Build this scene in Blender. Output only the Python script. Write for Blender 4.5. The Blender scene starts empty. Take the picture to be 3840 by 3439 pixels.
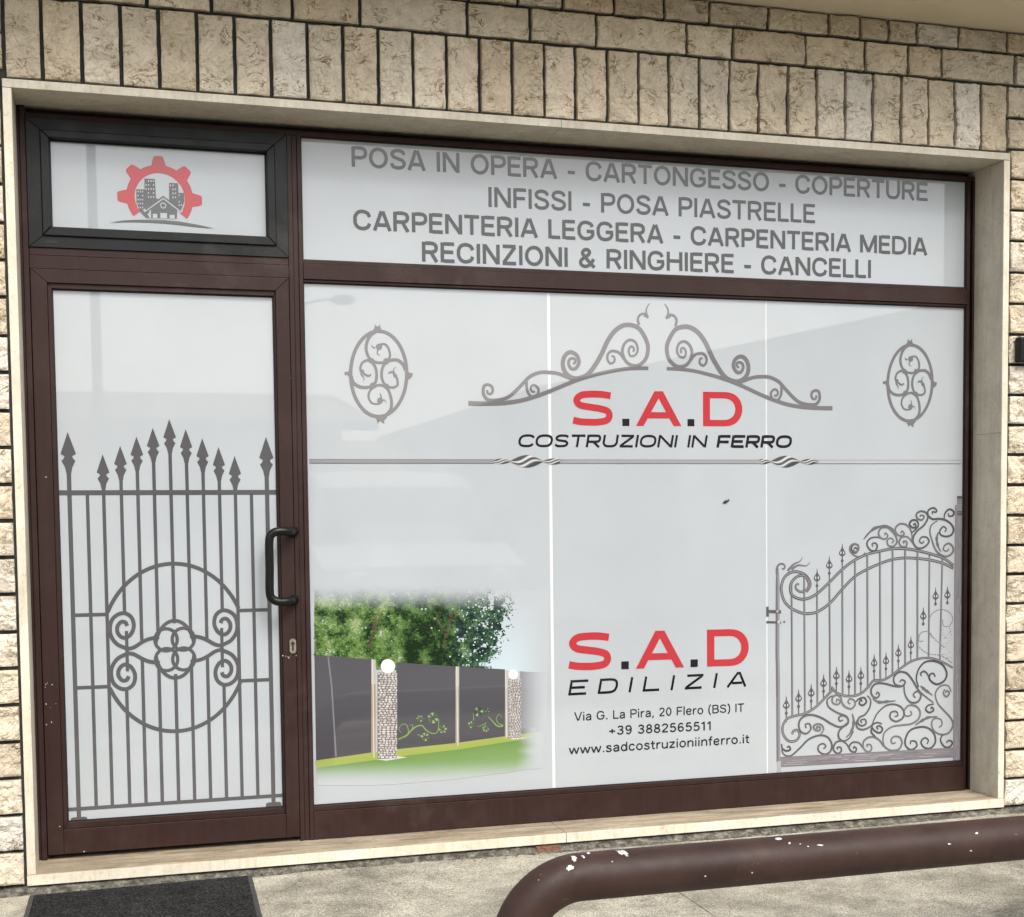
import bpy, math, random
from mathutils import Vector, Matrix, noise
R = math.radians
C = bpy.context.scene.collection
SC = bpy.context.scene

# ------------------------------------------------------------------ camera
FPX, PPX, PPY = 5133.91, 1945.71, 2233.64          # focal length and principal point in photo pixels
RX, RY, RZ = -0.058045, -0.0105055, -0.2842612     # pitch, roll, yaw
CAM = Vector((0.285931, -4.687676, 1.152891))
fw = Vector((-math.sin(RZ)*math.cos(RX), math.cos(RZ)*math.cos(RX), math.sin(RX)))
_r = Vector((math.cos(RZ), math.sin(RZ), 0)); _u = _r.cross(fw)
rt = _r*math.cos(RY) + _u*math.sin(RY); up = -_r*math.sin(RY) + _u*math.cos(RY)
cd = bpy.data.cameras.new('camera'); cam = bpy.data.objects.new('camera', cd); C.objects.link(cam)
cam.matrix_world = Matrix((( rt.x, up.x, -fw.x, CAM.x), (rt.y, up.y, -fw.y, CAM.y), (rt.z, up.z, -fw.z, CAM.z), (0, 0, 0, 1)))
cd.sensor_width = 36; cd.lens = FPX/3840*36
cd.shift_x = (1920-PPX)/3840; cd.shift_y = (PPY-1719.5)/3840
cd.clip_end = 2000
SC.camera = cam

# ------------------------------------------------------------------ light
SUN_EL, SUN_AZ = 48, 12      # sun in front of the facade (towards -y), a little to the right
w = bpy.data.worlds.new('World'); SC.world = w; w.use_nodes = True
nt = w.node_tree; nt.nodes.clear()
sky = nt.nodes.new('ShaderNodeTexSky'); sky.sky_type = 'NISHITA'; sky.sun_disc = False
sky.sun_elevation = R(SUN_EL); sky.sun_rotation = R(180-SUN_AZ); sky.dust_density = 4; sky.air_density = 1.0
hs = nt.nodes.new('ShaderNodeHueSaturation'); hs.inputs['Saturation'].default_value = 0.42
bg = nt.nodes.new('ShaderNodeBackground'); bg.inputs['Strength'].default_value = 0.15
wo = nt.nodes.new('ShaderNodeOutputWorld')
nt.links.new(sky.outputs[0], hs.inputs['Color']); nt.links.new(hs.outputs[0], bg.inputs[0]); nt.links.new(bg.outputs[0], wo.inputs[0])
sl = bpy.data.lights.new('sun', 'SUN'); sl.energy = 1.0; sl.angle = R(24); sl.color = (1, .95, .88)
so = bpy.data.objects.new('sun', sl); C.objects.link(so)
sd = Vector((math.sin(R(SUN_AZ))*math.cos(R(SUN_EL)), -math.cos(R(SUN_AZ))*math.cos(R(SUN_EL)), math.sin(R(SUN_EL))))
so.rotation_euler = sd.to_track_quat('Z', 'Y').to_euler(); so.location = (0, -6, 9)
SC.view_settings.view_transform = 'Standard'; SC.view_settings.look = 'None'
SC.view_settings.exposure = 0.72; SC.view_settings.gamma = 1; SC.view_settings.use_curve_mapping = False

# ------------------------------------------------------------------ helpers
G = 0.1998       # depth of the glazing plane behind the wall face
FR = 0.1798      # depth of the frame face
def U(px, py, y=G):                 # survey: photo pixel -> point (x, z) on the vertical plane at depth y
    d = rt*((px-PPX)/FPX) - up*((py-PPY)/FPX) + fw
    t = (y-CAM.y)/d.y
    return (CAM.x+t*d.x, CAM.z+t*d.z)
def UG(px, py, z):                  # the same for a level plane
    d = rt*((px-PPX)/FPX) - up*((py-PPY)/FPX) + fw
    t = (z-CAM.z)/d.z
    return (CAM.x+t*d.x, CAM.y+t*d.y)
def view(x0, y0, s, y=G):           # points measured in an enlarged crop
    return lambda pts: [U(x0+a*s, y0+b*s, y) for a, b in pts]

class MB:
    def __init__(s): s.v = []; s.f = []; s.c = []
    def add(s, vs, fs, col=None):
        n = len(s.v); s.v += [tuple(q) for q in vs]
        for f in fs: s.f.append([i+n for i in f]); s.c.append(col)
    def box(s, x0, x1, y0, y1, z0, z1, col=None):
        s.add([(x0,y0,z0),(x1,y0,z0),(x1,y1,z0),(x0,y1,z0),(x0,y0,z1),(x1,y0,z1),(x1,y1,z1),(x0,y1,z1)],
              [(0,3,2,1),(4,5,6,7),(0,1,5,4),(1,2,6,5),(2,3,7,6),(3,0,4,7)], col)
    def rect(s, x0, x1, z0, z1, y, col=None): s.add([(x0,y,z0),(x1,y,z0),(x1,y,z1),(x0,y,z1)], [(0,1,2,3)], col)
    def poly(s, pts, y, col=None): s.add([(a,y,b) for a,b in pts], [list(range(len(pts)))], col)
    def build(s, name, mat, parent=None, smooth=False, bevel=0):
        me = bpy.data.meshes.new(name); me.from_pydata(s.v, [], s.f)
        if any(c is not None for c in s.c):
            at = me.color_attributes.new('Col', 'FLOAT_COLOR', 'CORNER'); k = 0
            for f, c in zip(s.f, s.c):
                c = c or (1,1,1)
                for i in f: at.data[k].color = (c[0], c[1], c[2], 1); k += 1
        me.materials.append(mat)
        if smooth: me.polygons.foreach_set('use_smooth', [True]*len(me.polygons))
        me.update()
        o = bpy.data.objects.new(name, me); C.objects.link(o)
        if parent: o.parent = parent
        if bevel:
            m = o.modifiers.new('bevel', 'BEVEL'); m.width = bevel; m.segments = 2; m.limit_method = 'ANGLE'; m.harden_normals = False
        return o
def thing(name, label, cat, group=None, loc=(0,0,0)):
    o = bpy.data.objects.new(name, None); C.objects.link(o); o.location = loc; o.empty_display_size = .1
    return tag(o, label, cat, group)
def tag(o, label, cat, group=None):
    o['label'] = label; o['category'] = cat
    if group: o['group'] = group
    return o
def struct(o): o['kind'] = 'structure'; return o

def catmull(p, n=8, closed=False):
    if len(p) < 3: return list(p)
    out = []; m = len(p)
    for i in range(m if closed else m-1):
        if closed: a,b,c,d = p[i-1], p[i], p[(i+1)%m], p[(i+2)%m]
        else: a,b,c,d = p[max(i-1,0)], p[i], p[i+1], p[min(i+2,m-1)]
        for k in range(n):
            t = k/n
            out.append(tuple(.5*(2*b[j]+(c[j]-a[j])*t+(2*a[j]-5*b[j]+4*c[j]-d[j])*t*t+(3*b[j]-a[j]-3*c[j]+d[j])*t**3) for j in range(len(b))))
    if not closed: out.append(tuple(p[-1]))
    return out
LV = [0]
def lvl():                          # each printed stroke lies a few hundredths of a millimetre above its neighbours
    LV[0] = (LV[0]+1) % 16; return G-.0006-LV[0]*.00005
def ribbon(mb, pts, wd, y=None, smooth=True, closed=False, col=None, n=8):
    y = lvl() if y is None else y
    p = catmull(pts, n, closed) if smooth else list(pts)
    m = len(p); L = []; Rr = []
    for i in range(m):
        a = p[(i-1)%m] if closed else p[max(i-1,0)]; b = p[(i+1)%m] if closed else p[min(i+1,m-1)]
        dx, dz = b[0]-a[0], b[1]-a[1]; l = math.hypot(dx,dz) or 1
        t = i/max(m-1,1)
        ww = wd(t) if callable(wd) else wd
        nx, nz = -dz/l*ww/2, dx/l*ww/2
        yy = y-t*2e-5
        L.append((p[i][0]+nx, yy, p[i][1]+nz)); Rr.append((p[i][0]-nx, yy, p[i][1]-nz))
    fs = [(i, i+m, i+1+m, i+1) for i in range(m-1)]
    if closed: fs.append((m-1, 2*m-1, m, 0))
    mb.add(L+Rr, fs, col)
def disc(mb, c, r, y=None, col=None, n=20, rz=None):
    y = lvl() if y is None else y; rz = rz or r
    mb.poly([(c[0]+r*math.cos(2*math.pi*k/n), c[1]+rz*math.sin(2*math.pi*k/n)) for k in range(n)], y, col)
def tube(mb, pts, r, n=20, cap=True, col=None):
    pts = [Vector(p) for p in pts]; m = len(pts); rings = []; prev = None
    for i in range(m):
        d = (pts[min(i+1,m-1)]-pts[max(i-1,0)]).normalized()
        if prev is None:
            a = Vector((0,0,1)) if abs(d.z) < .9 else Vector((0,1,0)); s = d.cross(a).normalized()
        else: s = (prev-d*prev.dot(d)).normalized()
        prev = s; q = d.cross(s); rr = r[i] if isinstance(r, (list,tuple)) else r
        rings.append([pts[i]+(s*math.cos(2*math.pi*k/n)+q*math.sin(2*math.pi*k/n))*rr for k in range(n)])
    vs = [v for g in rings for v in g]
    fs = [(i*n+k, i*n+(k+1)%n, (i+1)*n+(k+1)%n, (i+1)*n+k) for i in range(m-1) for k in range(n)]
    if cap: fs += [list(range(n))[::-1], [(m-1)*n+k for k in range(n)]]
    mb.add(vs, fs, col)

# ------------------------------------------------------------------ materials
def mat(name):
    m = bpy.data.materials.new(name); m.use_nodes = True
    return m, m.node_tree, m.node_tree.nodes['Principled BSDF']
def nd(nt, t, **k):
    n = nt.nodes.new(t)
    for a, b in k.items():
        if a in n.inputs: n.inputs[a].default_value = b
        else: setattr(n, a, b)
    return n
def tex(nt, scale, detail=6, rough=.6, dist=0, stretch=None):
    co = nd(nt, 'ShaderNodeTexCoord'); src = co.outputs['Object']
    if stretch:
        mp = nd(nt, 'ShaderNodeMapping'); mp.inputs['Scale'].default_value = stretch; nt.links.new(src, mp.inputs[0]); src = mp.outputs[0]
    n = nd(nt, 'ShaderNodeTexNoise', Scale=scale, Detail=detail, Roughness=rough, Distortion=dist)
    nt.links.new(src, n.inputs['Vector']); return n.outputs[0]
def ramp(nt, src, stops):
    r = nd(nt, 'ShaderNodeValToRGB'); e = r.color_ramp.elements
    while len(e) < len(stops): e.new(.5)
    for q, (p, c) in zip(e, stops): q.position = p; q.color = (c if len(c) == 4 else (*c, 1))
    nt.links.new(src, r.inputs[0]); return r.outputs[0]
def mix(nt, a, b, f, mode='MIX'):
    m = nd(nt, 'ShaderNodeMix', data_type='RGBA', blend_type=mode)
    for s, i in ((a, 6), (b, 7)):
        if isinstance(s, tuple): m.inputs[i].default_value = (*s, 1) if len(s) == 3 else s
        else: nt.links.new(s, m.inputs[i])
    if isinstance(f, (int, float)): m.inputs[0].default_value = f
    else: nt.links.new(f, m.inputs[0])
    return m.outputs[2]
def bump(nt, p, src, strength, dist, prev=None):
    b = nd(nt, 'ShaderNodeBump'); b.inputs['Strength'].default_value = strength; b.inputs['Distance'].default_value = dist
    nt.links.new(src, b.inputs['Height'])
    if prev: nt.links.new(prev, b.inputs['Normal'])
    nt.links.new(b.outputs[0], p.inputs['Normal']); return b.outputs[0]
def g3(v): return (v, v, v)

# rough split limestone
M_stone, nt, p = mat('split_limestone')
at = nd(nt, 'ShaderNodeVertexColor', layer_name='Col')
n1 = ramp(nt, tex(nt, 9, 6, .65, .6), [(.3, g3(.80)), (.5, g3(1.0)), (.72, g3(1.08))])
c = mix(nt, at.outputs[0], n1, 1, 'MULTIPLY')
n2 = ramp(nt, tex(nt, 26, 8, .7, 1.5), [(.33, (.72, .62, .48)), (.47, (1, 1, 1))])
c = mix(nt, c, n2, .5, 'MULTIPLY')
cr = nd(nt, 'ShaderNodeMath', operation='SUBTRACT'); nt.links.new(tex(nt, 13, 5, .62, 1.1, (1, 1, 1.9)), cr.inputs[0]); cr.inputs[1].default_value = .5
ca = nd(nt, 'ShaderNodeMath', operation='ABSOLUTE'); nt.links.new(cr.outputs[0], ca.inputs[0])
crk = ramp(nt, ca.outputs[0], [(.0, (.22, .18, .12)), (.012, (.58, .52, .42)), (.032, (1, 1, 1))])  # crack veins: shade under the chipped lips is put into the colour
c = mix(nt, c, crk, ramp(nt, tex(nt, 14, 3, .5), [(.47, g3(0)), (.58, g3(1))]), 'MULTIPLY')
n3 = ramp(nt, tex(nt, 150, 4, .7), [(.3, g3(.75)), (.6, g3(1.1))])
c = mix(nt, c, n3, .45, 'MULTIPLY')
nt.links.new(c, p.inputs['Base Color']); p.inputs['Roughness'].default_value = .85; p.inputs['Specular IOR Level'].default_value = .25
b = bump(nt, p, tex(nt, 22, 8, .62, 2.2), 1.0, .017)
bump(nt, p, tex(nt, 120, 5, .7), .5, .002, b)

M_mortar, nt, p = mat('dark_joint_mortar')
c = ramp(nt, tex(nt, 40, 5), [(.3, (.030, .032, .029)), (.7, (.060, .062, .056))])
nt.links.new(c, p.inputs['Base Color']); p.inputs['Roughness'].default_value = .95

def trim_mat(name, a, b_, dark, stretch=None):
    m, nt, p = mat(name)
    c = ramp(nt, tex(nt, 5, 9, .68, 1.2, stretch), [(.34, a), (.62, b_)])
    c = mix(nt, c, ramp(nt, tex(nt, 1.6, 7, .7, .5), [(.35, (.80, .77, .72)), (.6, (1.03, 1.02, 1.0))]), .8, 'MULTIPLY')
    c = mix(nt, c, ramp(nt, tex(nt, 60, 6, .75, .8), [(.30, dark), (.44, (1, 1, 1))]), .8, 'MULTIPLY')
    c = mix(nt, c, ramp(nt, tex(nt, 320, 3, .6), [(.3, g3(.8)), (.6, g3(1.06))]), .5, 'MULTIPLY')
    c = mix(nt, c, ramp(nt, tex(nt, 26, 6, .75, .2, (1.6, 1.6, .12)), [(.36, (.70, .67, .60)), (.52, (1, 1, 1))]), .45, 'MULTIPLY')
    c = mix(nt, c, (.20, .17, .12), ramp(nt, tex(nt, 34, 7, .85, .4), [(.66, g3(0)), (.76, g3(.55))]))
    nt.links.new(c, p.inputs['Base Color']); p.inputs['Roughness'].default_value = .6
    bump(nt, p, tex(nt, 140, 4), .35, .0015); return m
M_trim = trim_mat('cream_limestone_trim', (.56, .52, .43), (.70, .66, .56), (.55, .5, .4))
M_jamb = trim_mat('grey_beige_limestone', (.53, .49, .41), (.66, .615, .52), (.58, .53, .44))
M_sill = trim_mat('worn_sill_stone', (.23, .19, .13), (.52, .44, .325), (.45, .36, .25), (.8, 5, 5))
M_silledge = trim_mat('sill_front_edge', (.68, .63, .50), (.78, .74, .62), (.6, .55, .42))

def metal(name, col, rough=.4, streak=.35):
    m, nt, p = mat(name)
    v = tex(nt, 9, 6, .6, .3, (6, 6, .35))
    c = mix(nt, col, tuple(min(1, q*1.7+.004) for q in col), ramp(nt, v, [(.4, g3(0)), (.75, g3(streak))]))
    c = mix(nt, c, (.30, .24, .2), ramp(nt, tex(nt, 130, 6, .8, .5), [(.73, g3(0)), (.80, g3(.5))]))
    c = mix(nt, c, (.42, .36, .30), ramp(nt, tex(nt, 46, 5, .9, 1.5, (3, 3, .7)), [(.735, g3(0)), (.765, g3(.75))]))
    c = mix(nt, c, (.16, .13, .11), ramp(nt, tex(nt, 1.3, 8, .8, .3), [(.55, g3(0)), (.8, g3(.35))]))
    c = mix(nt, c, (col[0]*1.5+.03, col[1]*1.5+.028, col[2]*1.5+.026), ramp(nt, tex(nt, 3.5, 6, .7), [(.5, g3(0)), (.8, g3(.4))]))
    nt.links.new(c, p.inputs['Base Color']); p.inputs['Specular IOR Level'].default_value = .28
    rr = ramp(nt, tex(nt, 14, 5), [(.3, g3(rough-.06)), (.7, g3(rough+.14))]); nt.links.new(rr, p.inputs['Roughness'])
    bump(nt, p, tex(nt, 30, 3, .5), .05, .002); return m
M_brown = metal('brown_aluminium', (.0255, .0102, .0080), .48)
M_anth = metal('anthracite_aluminium', (.0075, .0090, .0098), .45, .2)
M_gasket, nt, p = mat('black_gasket'); p.inputs['Base Color'].default_value = (.008, .008, .008, 1); p.inputs['Roughness'].default_value = .6
M_black, nt, p = mat('black_plastic')
c = ramp(nt, tex(nt, 60, 5), [(.3, (.004, .004, .004)), (.8, (.009, .009, .0095))]); nt.links.new(c, p.inputs['Base Color']); p.inputs['Roughness'].default_value = .34; p.inputs['Specular IOR Level'].default_value = .3
M_brass, nt, p = mat('worn_brass')
c = ramp(nt, tex(nt, 300, 4), [(.3, (.16, .13, .09)), (.7, (.5, .44, .34))]); nt.links.new(c, p.inputs['Base Color']); p.inputs['Roughness'].default_value = .4; p.inputs['Metallic'].default_value = .6

def ink(name, col, attr=False):     # print under glass: diffuse colour with a clear glossy face
    m, nt, p = mat(name)
    if attr:
        at = nd(nt, 'ShaderNodeVertexColor', layer_name='Col'); nt.links.new(at.outputs[0], p.inputs['Base Color'])
    else:
        c = mix(nt, col, tuple(q*.93 for q in col), ramp(nt, tex(nt, 2.2, 4, .6), [(.35, g3(0)), (.7, g3(1))]))
        nt.links.new(c, p.inputs['Base Color'])
    p.inputs['Roughness'].default_value = .6; p.inputs['Specular IOR Level'].default_value = 0
    p.inputs['Coat Weight'].default_value = 1; p.inputs['Coat Roughness'].default_value = .012; p.inputs['Coat IOR'].default_value = 1.62
    return m
FILM = (.440, .472, .492)
M_film = ink('white_window_film', FILM)
M_filmw = ink('bright_film_gap', (.70, .72, .73))
M_grey = ink('grey_print', (.092, .092, .096))
M_text = ink('dark_grey_print', (.034, .035, .037))
M_lgrey = ink('mid_grey_print', (.17, .165, .17))
M_red = ink('red_print', (.46, .038, .048))
M_dark = ink('black_print', (.012, .012, .014))
M_gateink = ink('gate_photo_print', (.2, .19, .205))
M_colink = ink('colour_print', FILM, True)

# ------------------------------------------------------------------ the building
BLD = thing('shop_building', 'stone clad shop front with brown metal door, transom and large filmed display window', 'building')
rng = random.Random(7)
def stone(mb, x0, x1, z0, z1, tone):
    gap = .0066; x0 += gap; x1 -= gap; z0 += gap; z1 -= gap
    st_ = .0058 if x1 > -.15 and x0 < 3.85 else .02; nx = max(4, int((x1-x0)/st_)); nz = max(4, int((z1-z0)/st_)); sd = Vector((rng.random()*90, rng.random()*90, rng.random()*90))
    vs = []; tall = (z1-z0) > (x1-x0)
    for j in range(nz+1):
        for i in range(nx+1):
            u, v = i/nx, j/nz; x = x0+(x1-x0)*u; z = z0+(z1-z0)*v
            q = Vector((x, 0, z))+sd
            e = min(u*(x1-x0), (1-u)*(x1-x0), v*(z1-z0), (1-v)*(z1-z0))
            w_ = noise.noise(q*7+Vector((5, 2, 8)))
            t_ = (noise.fractal(Vector((q.x*(1.0 if tall else .8), 0, q.z*(.8 if tall else 1.3)))*13+sd+Vector((w_, 0, w_))*1.5, .85, 2.1, 4)+1)*2.6
            led = math.floor(t_)+min(1, (t_-math.floor(t_))*3.2)
            rel = (led-2.6)*.0034 + (.0026 if noise.noise(sd) > 0 else -.001) + noise.fractal(q*34, .8, 2.2, 3)*.0016
            y = -.003 - rel
            if e < .005: y += (1-e/.005)**2*.003
            if i in (0, nx): x += noise.noise(q*26)*.0016
            if j in (0, nz): z += noise.noise(q*26+Vector((9,9,9)))*.0016
            vs.append((x, max(-.016, min(.010, y)), z))
    W = nx+1
    fs = [(j*W+i, j*W+i+1, (j+1)*W+i+1, (j+1)*W+i) for j in range(nz) for i in range(nx)]
    ring = list(range(W)) + [j*W+nx for j in range(1, nz+1)] + [nz*W+i for i in range(nx-1, -1, -1)] + [j*W for j in range(nz-1, 0, -1)]
    n0 = len(vs); vs += [(vs[k][0], .05, vs[k][2]) for k in ring]; m = len(ring)
    fs += [(ring[(k+1)%m], ring[k], n0+k, n0+(k+1)%m) for k in range(m)]
    mb.add(vs, fs, tone)
def tone():
    t = rng.random(); k = .86+.20*rng.random()
    a, b = (.76, .645, .475), (.84, .765, .62)
    if rng.random() < .25: b = (.82, .775, .69)
    return tuple((a[i]+(b[i]-a[i])*t)*k for i in range(3))
st = MB()
SX = [-.0196,.0951,.2163,.337,.4561,.5771,.6982,.8168,.9379,1.0582,1.1775,1.2977,1.4158,1.5336,1.6512,1.7684,1.8842,2.0047,2.1227,2.2403,2.3584,2.4781,2.5961,2.7157,2.8336,2.9531,3.0706,3.1909,3.3103,3.429,3.5468,3.6648]
for a, b in zip(SX, SX[1:]): stone(st, a, b, 2.5515, 2.811, tone())
C1 = [-2.4,-2.1,-1.78,-1.5,-1.2,-.93,-.62,-.36,-.05,.19,.4215,.6267,.8901,1.1177,1.4921,1.7193,1.9637,2.3108,2.4933,2.7891,3.0402,3.2243,3.3674,3.6953,3.99,4.2,4.5,4.72,5.05,5.3,5.6]
C2 = [-2.4,-2.2,-1.9,-1.62,-1.4,-1.1,-.8,-.55,-.2,.05,.3,.52,.8,1.05,1.3,1.5,1.6746,1.8391,2.0319,2.224,2.4003,2.6362,2.8851,3.0161,3.1375,3.2606,3.4418,3.6615,3.9,4.15,4.42,4.7,4.9,5.2,5.6]
for a, b in zip(C1, C1[1:]): stone(st, a, b, 2.811, 2.930, tone())
for a, b in zip(C2, C2[1:]): stone(st, a, b, 2.930, 3.016, tone())
LZ = [2.811,2.693,2.577,2.4602,2.3422,2.2214,2.1003,1.9839,1.8671,1.7442,1.6285,1.5057,1.3894,1.2711,1.155,1.0378,.9185,.7964,.6791,.5597,.4391,.32,.1997,.0799,-.0349]
RZs = [2.811,2.6873,2.5673,2.4522,2.3326,2.2138,2.0904,1.9688,1.849,1.7309,1.6114,1.4927,1.3758,1.2564,1.1357,1.0167,.9017,.7832,.6655,.5474,.4301,.3114,.1935,.0774,-.0367]
for Z, xa, xb, sgn in ((LZ, -.0300, -2.4, -1), (RZs, 3.6785, 5.6, 1)):
    for hi, lo in zip(Z, Z[1:]):
        x = xa
        if sgn < 0 and lo > 2.5: x = -.0196
        if sgn > 0 and lo > 2.5: x = 3.6648
        while abs(x-xb) > .02:
            nxt = x+sgn*(.22+.26*rng.random())
            if (xb-nxt)*sgn < .12: nxt = xb
            stone(st, min(x,nxt), max(x,nxt), lo, hi, tone()); x = nxt
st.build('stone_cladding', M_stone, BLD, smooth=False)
m = MB()
m.box(-2.42, -.02, .017, .33, -.0345, 3.016); m.box(3.67, 5.62, .017, .33, -.0345, 3.016); m.box(-.02, 3.67, .017, .33, 2.545, 3.016)
m.build('wall', M_mortar, BLD)

# plinth, upper storey and soffit
M_plinth, nt, p = mat('dirty_cement_render')
c = ramp(nt, tex(nt, 34, 8, .75), [(.36, (.030, .028, .022)), (.5, (.13, .12, .095)), (.66, (.36, .335, .27))])
c = mix(nt, c, ramp(nt, tex(nt, 170, 4, .8), [(.35, g3(.25)), (.6, g3(1.15))]), .7, 'MULTIPLY')
nt.links.new(c, p.inputs['Base Color']); p.inputs['Roughness'].default_value = .95; bump(nt, p, tex(nt, 90, 6, .7), .8, .006)
pl = MB(); N = 420; vs = []
for i in range(N+1):
    x = -2.42+8.04*i/N
    a = noise.fractal(Vector((x*6, 1, 1)), .9, 2, 4); b2 = noise.fractal(Vector((x*9, 5, 2)), .9, 2, 4)
    vs += [(x, .06, -.0355), (x, .016+.004*b2, -.041-.003*a), (x, -.004-.005*b2, -.046-.003*a), (x, -.030-.012*a, -.0585), (x, -.05-.016*a, -.0625)]
pl.add(vs, [(i*5+k, i*5+k+1, i*5+k+6, i*5+k+5) for i in range(N) for k in range(4)])
pl.build('plinth', M_plinth, BLD, smooth=True)
M_brick, nt, p = mat('red_brick_patch')
c = ramp(nt, tex(nt, 90, 5), [(.35, (.08, .04, .026)), (.65, (.21, .095, .058))]); nt.links.new(c, p.inputs['Base Color']); p.inputs['Roughness'].default_value = .95
m = MB(); bx_ = [U(px, 3165, -.015)[0] for px in (2012, 2030, 2052, 2075, 2099)]; vs = []
for k, x in enumerate(bx_):
    j0 = .003*math.sin(k*2.3); vs += [(x, .018, -.040), (x, -.006+j0, -.0425), (x, -.022+j0*1.5, -.0485-.001*(k % 2)), (x, -.031+j0, -.057), (x, -.031+j0, -.07)]
m.add(vs, [(i*5+k, i*5+k+1, i*5+k+6, i*5+k+5) for i in range(4) for k in range(4)]+[tuple(range(5))[::-1], tuple(range(20, 25))]); m.build('exposed_brick', M_brick, BLD)
M_soffit, nt, p = mat('cream_plaster')
c = ramp(nt, tex(nt, 2, 5, .6), [(.3, (.60, .53, .39)), (.7, (.67, .59, .45))]); nt.links.new(c, p.inputs['Base Color']); p.inputs['Roughness'].default_value = .9
bump(nt, p, tex(nt, 200, 4), .15, .002)
m = MB(); OH = -.50
vs = []; NS = 160
for i in range(NS+1):
    x = -3+9.2*i/NS; e = noise.noise(Vector((x*5, 3, 0)))*.004
    vs += [(x, .2, 3.0165+e), (x, -.016, 3.0165+e), (x, OH, 3.0165), (x, OH, 3.25)]
m.add(vs, [(i*4+k, i*4+k+4, i*4+k+5, i*4+k+1) for i in range(NS) for k in range(3)])
m.box(-3, 6.2, OH+.002, .33, 3.06, 3.24)
m.build('soffit', M_soffit, BLD)
m = MB(); m.box(-3, 6.2, .0, .33, 3.25, 6.0); m.build('upper_wall', M_soffit, BLD)

# stone surround of the opening
XL, XR, ZT = 0.0, 3.65, 2.5235
m = MB(); m.box(-.0275, 1.829, -.001, .24, ZT, 2.5505); m.box(1.8302, 3.6775, -.001, .24, ZT, 2.5505); m.build('lintel', M_jamb, BLD, bevel=.0015)
m = MB(); m.box(-.0275, XL, -.0005, .24, 0, ZT-.0004); m.build('jamb', M_trim, BLD, bevel=.0015)
m = MB(); m.box(XR, 3.6768, .0, .24, 0, 1.462); m.box(XR, 3.6768, .0, .24, 1.4626, ZT-.0004); m.build('jamb', M_jamb, BLD, bevel=.0015)
for nm, x0, y0, z1, mm in (('jamb_edge', -.0270, -.0022, ZT, M_silledge), ('jamb_edge', 3.6505, -.0022, ZT, M_silledge)):
    m = MB(); m.rect(x0+.0004, x0+.0262, .0006, z1-.002, y0, None); m.build(nm, mm, BLD)
m = MB(); m.rect(-.027, 1.8288, ZT+.0006, 2.5500, -.0022); m.rect(1.8304, 3.6770, ZT+.0006, 2.5500, -.0022); m.build('lintel_edge', M_trim, BLD)
m = MB(); m.box(-.0277, 1.8236, -.004, .26, -.036, -.0002); m.box(1.8254, 3.6778, -.004, .26, -.036, -.0002); m.build('sill', M_sill, BLD, bevel=.0015)
m = MB(); m.rect(-.0275, 1.8234, -.0355, -.001, -.0058); m.rect(1.8256, 3.6774, -.0355, -.001, -.0058); m.build('sill_edge', M_silledge, BLD)

# ------------------------------------------------------------------ metal shop front
f = MB()
f.box(.0006, .0085, FR+.006, .26, .0008, ZT-.0006); f.box(.0095, .0275, FR, .26, .0008, ZT-.0006)                   # left stile
f.box(.0285, 3.649, FR+.006, .26, 2.484, 2.502); f.box(.0285, 3.649, .232, .26, 2.5025, ZT-.0006)                                                            # head
f.box(3.6145, 3.628, FR+.004, .26, .0008, 2.4832); f.box(3.629, 3.6405, .226, .26, .0008, 2.4832); f.box(3.641, 3.6494, FR+.004, .26, .0008, 2.4832)          # right stile
f.build('frame', M_brown, BLD, bevel=.0012)
f = MB(); f.box(.8845, .9005, FR-.001, .26, .0008, 2.4832); f.box(.9015, .9185, FR+.003, .26, .0008, 2.4832); f.box(.9195, .9335, FR-.001, .26, .0008, 2.4832)
f.build('mullion', M_brown, BLD, bevel=.0012)
f = MB(); f.box(.0285, .8835, FR, .26, 2.036, 2.0605); f.box(.0285, .8835, FR-.002, .26, 1.9915, 2.035)
f.build('door_head', M_brown, BLD, bevel=.0012)
f = MB(); f.box(.9345, 3.6135, FR+.006, .26, 2.0445, 2.058); f.box(.9345, 3.6135, FR-.001, .26, 1.9905, 2.0435); f.box(.9345, 3.6135, FR+.006, .26, 1.981, 1.9895)
f.build('transom_bar', M_brown, BLD, bevel=.0012)
f = MB(); f.box(.9345, 3.6135, FR+.005, .26, .1035, .121); f.box(.9345, 3.6135, FR, .26, .0012, .1025); f.build('bottom_rail', M_brown, BLD, bevel=.0012)
f = MB(); f.rect(.0, 3.65, .0, ZT, .2575); f.build('gasket', M_gasket, BLD)

# door leaf
D = MB(); 
def prism(mb, q, y0, y1):
    n = len(q); mb.add([(a, y0, b) for a, b in q]+[(a, y1, b) for a, b in q], [list(range(n)), list(range(n, 2*n))[::-1]]+[(k, k+n, (k+1) % n+n, (k+1) % n) for k in range(n)])
def frame_parts(mb, x0, x1, z0, z1, wl, wr, wt, wb, y0, y1, mitre_foot=True):
    g = .00045; a, b, c, d = x0+wl, x1-wr, z0+wb, z1-wt
    if mitre_foot:
        prism(mb, [(x0, z0+g), (a, c+g), (a, d-g), (x0, z1-g)], y0, y1); prism(mb, [(b, c+g), (x1, z0+g), (x1, z1-g), (b, d-g)], y0, y1)
        prism(mb, [(x0+g, z0), (x1-g, z0), (b-g, c), (a+g, c)], y0, y1)
    else:
        prism(mb, [(x0, z0), (a, z0), (a, d-g), (x0, z1-g)], y0, y1); prism(mb, [(b, z0), (x1, z0), (x1, z1-g), (b, d-g)], y0, y1)
        mb.box(a+g, b-g, y0, y1, z0, c)
    prism(mb, [(a+g, d), (b-g, d), (x1-g, z1), (x0+g, z1)], y0, y1)
def gasket(x0, x1, z0, z1, parent, w_=.0042):
    mb = MB(); frame_parts(mb, x0, x1, z0, z1, w_, w_, w_, w_, G-.0045, G-.0001); mb.build('rubber_gasket', M_gasket, parent)
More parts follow.
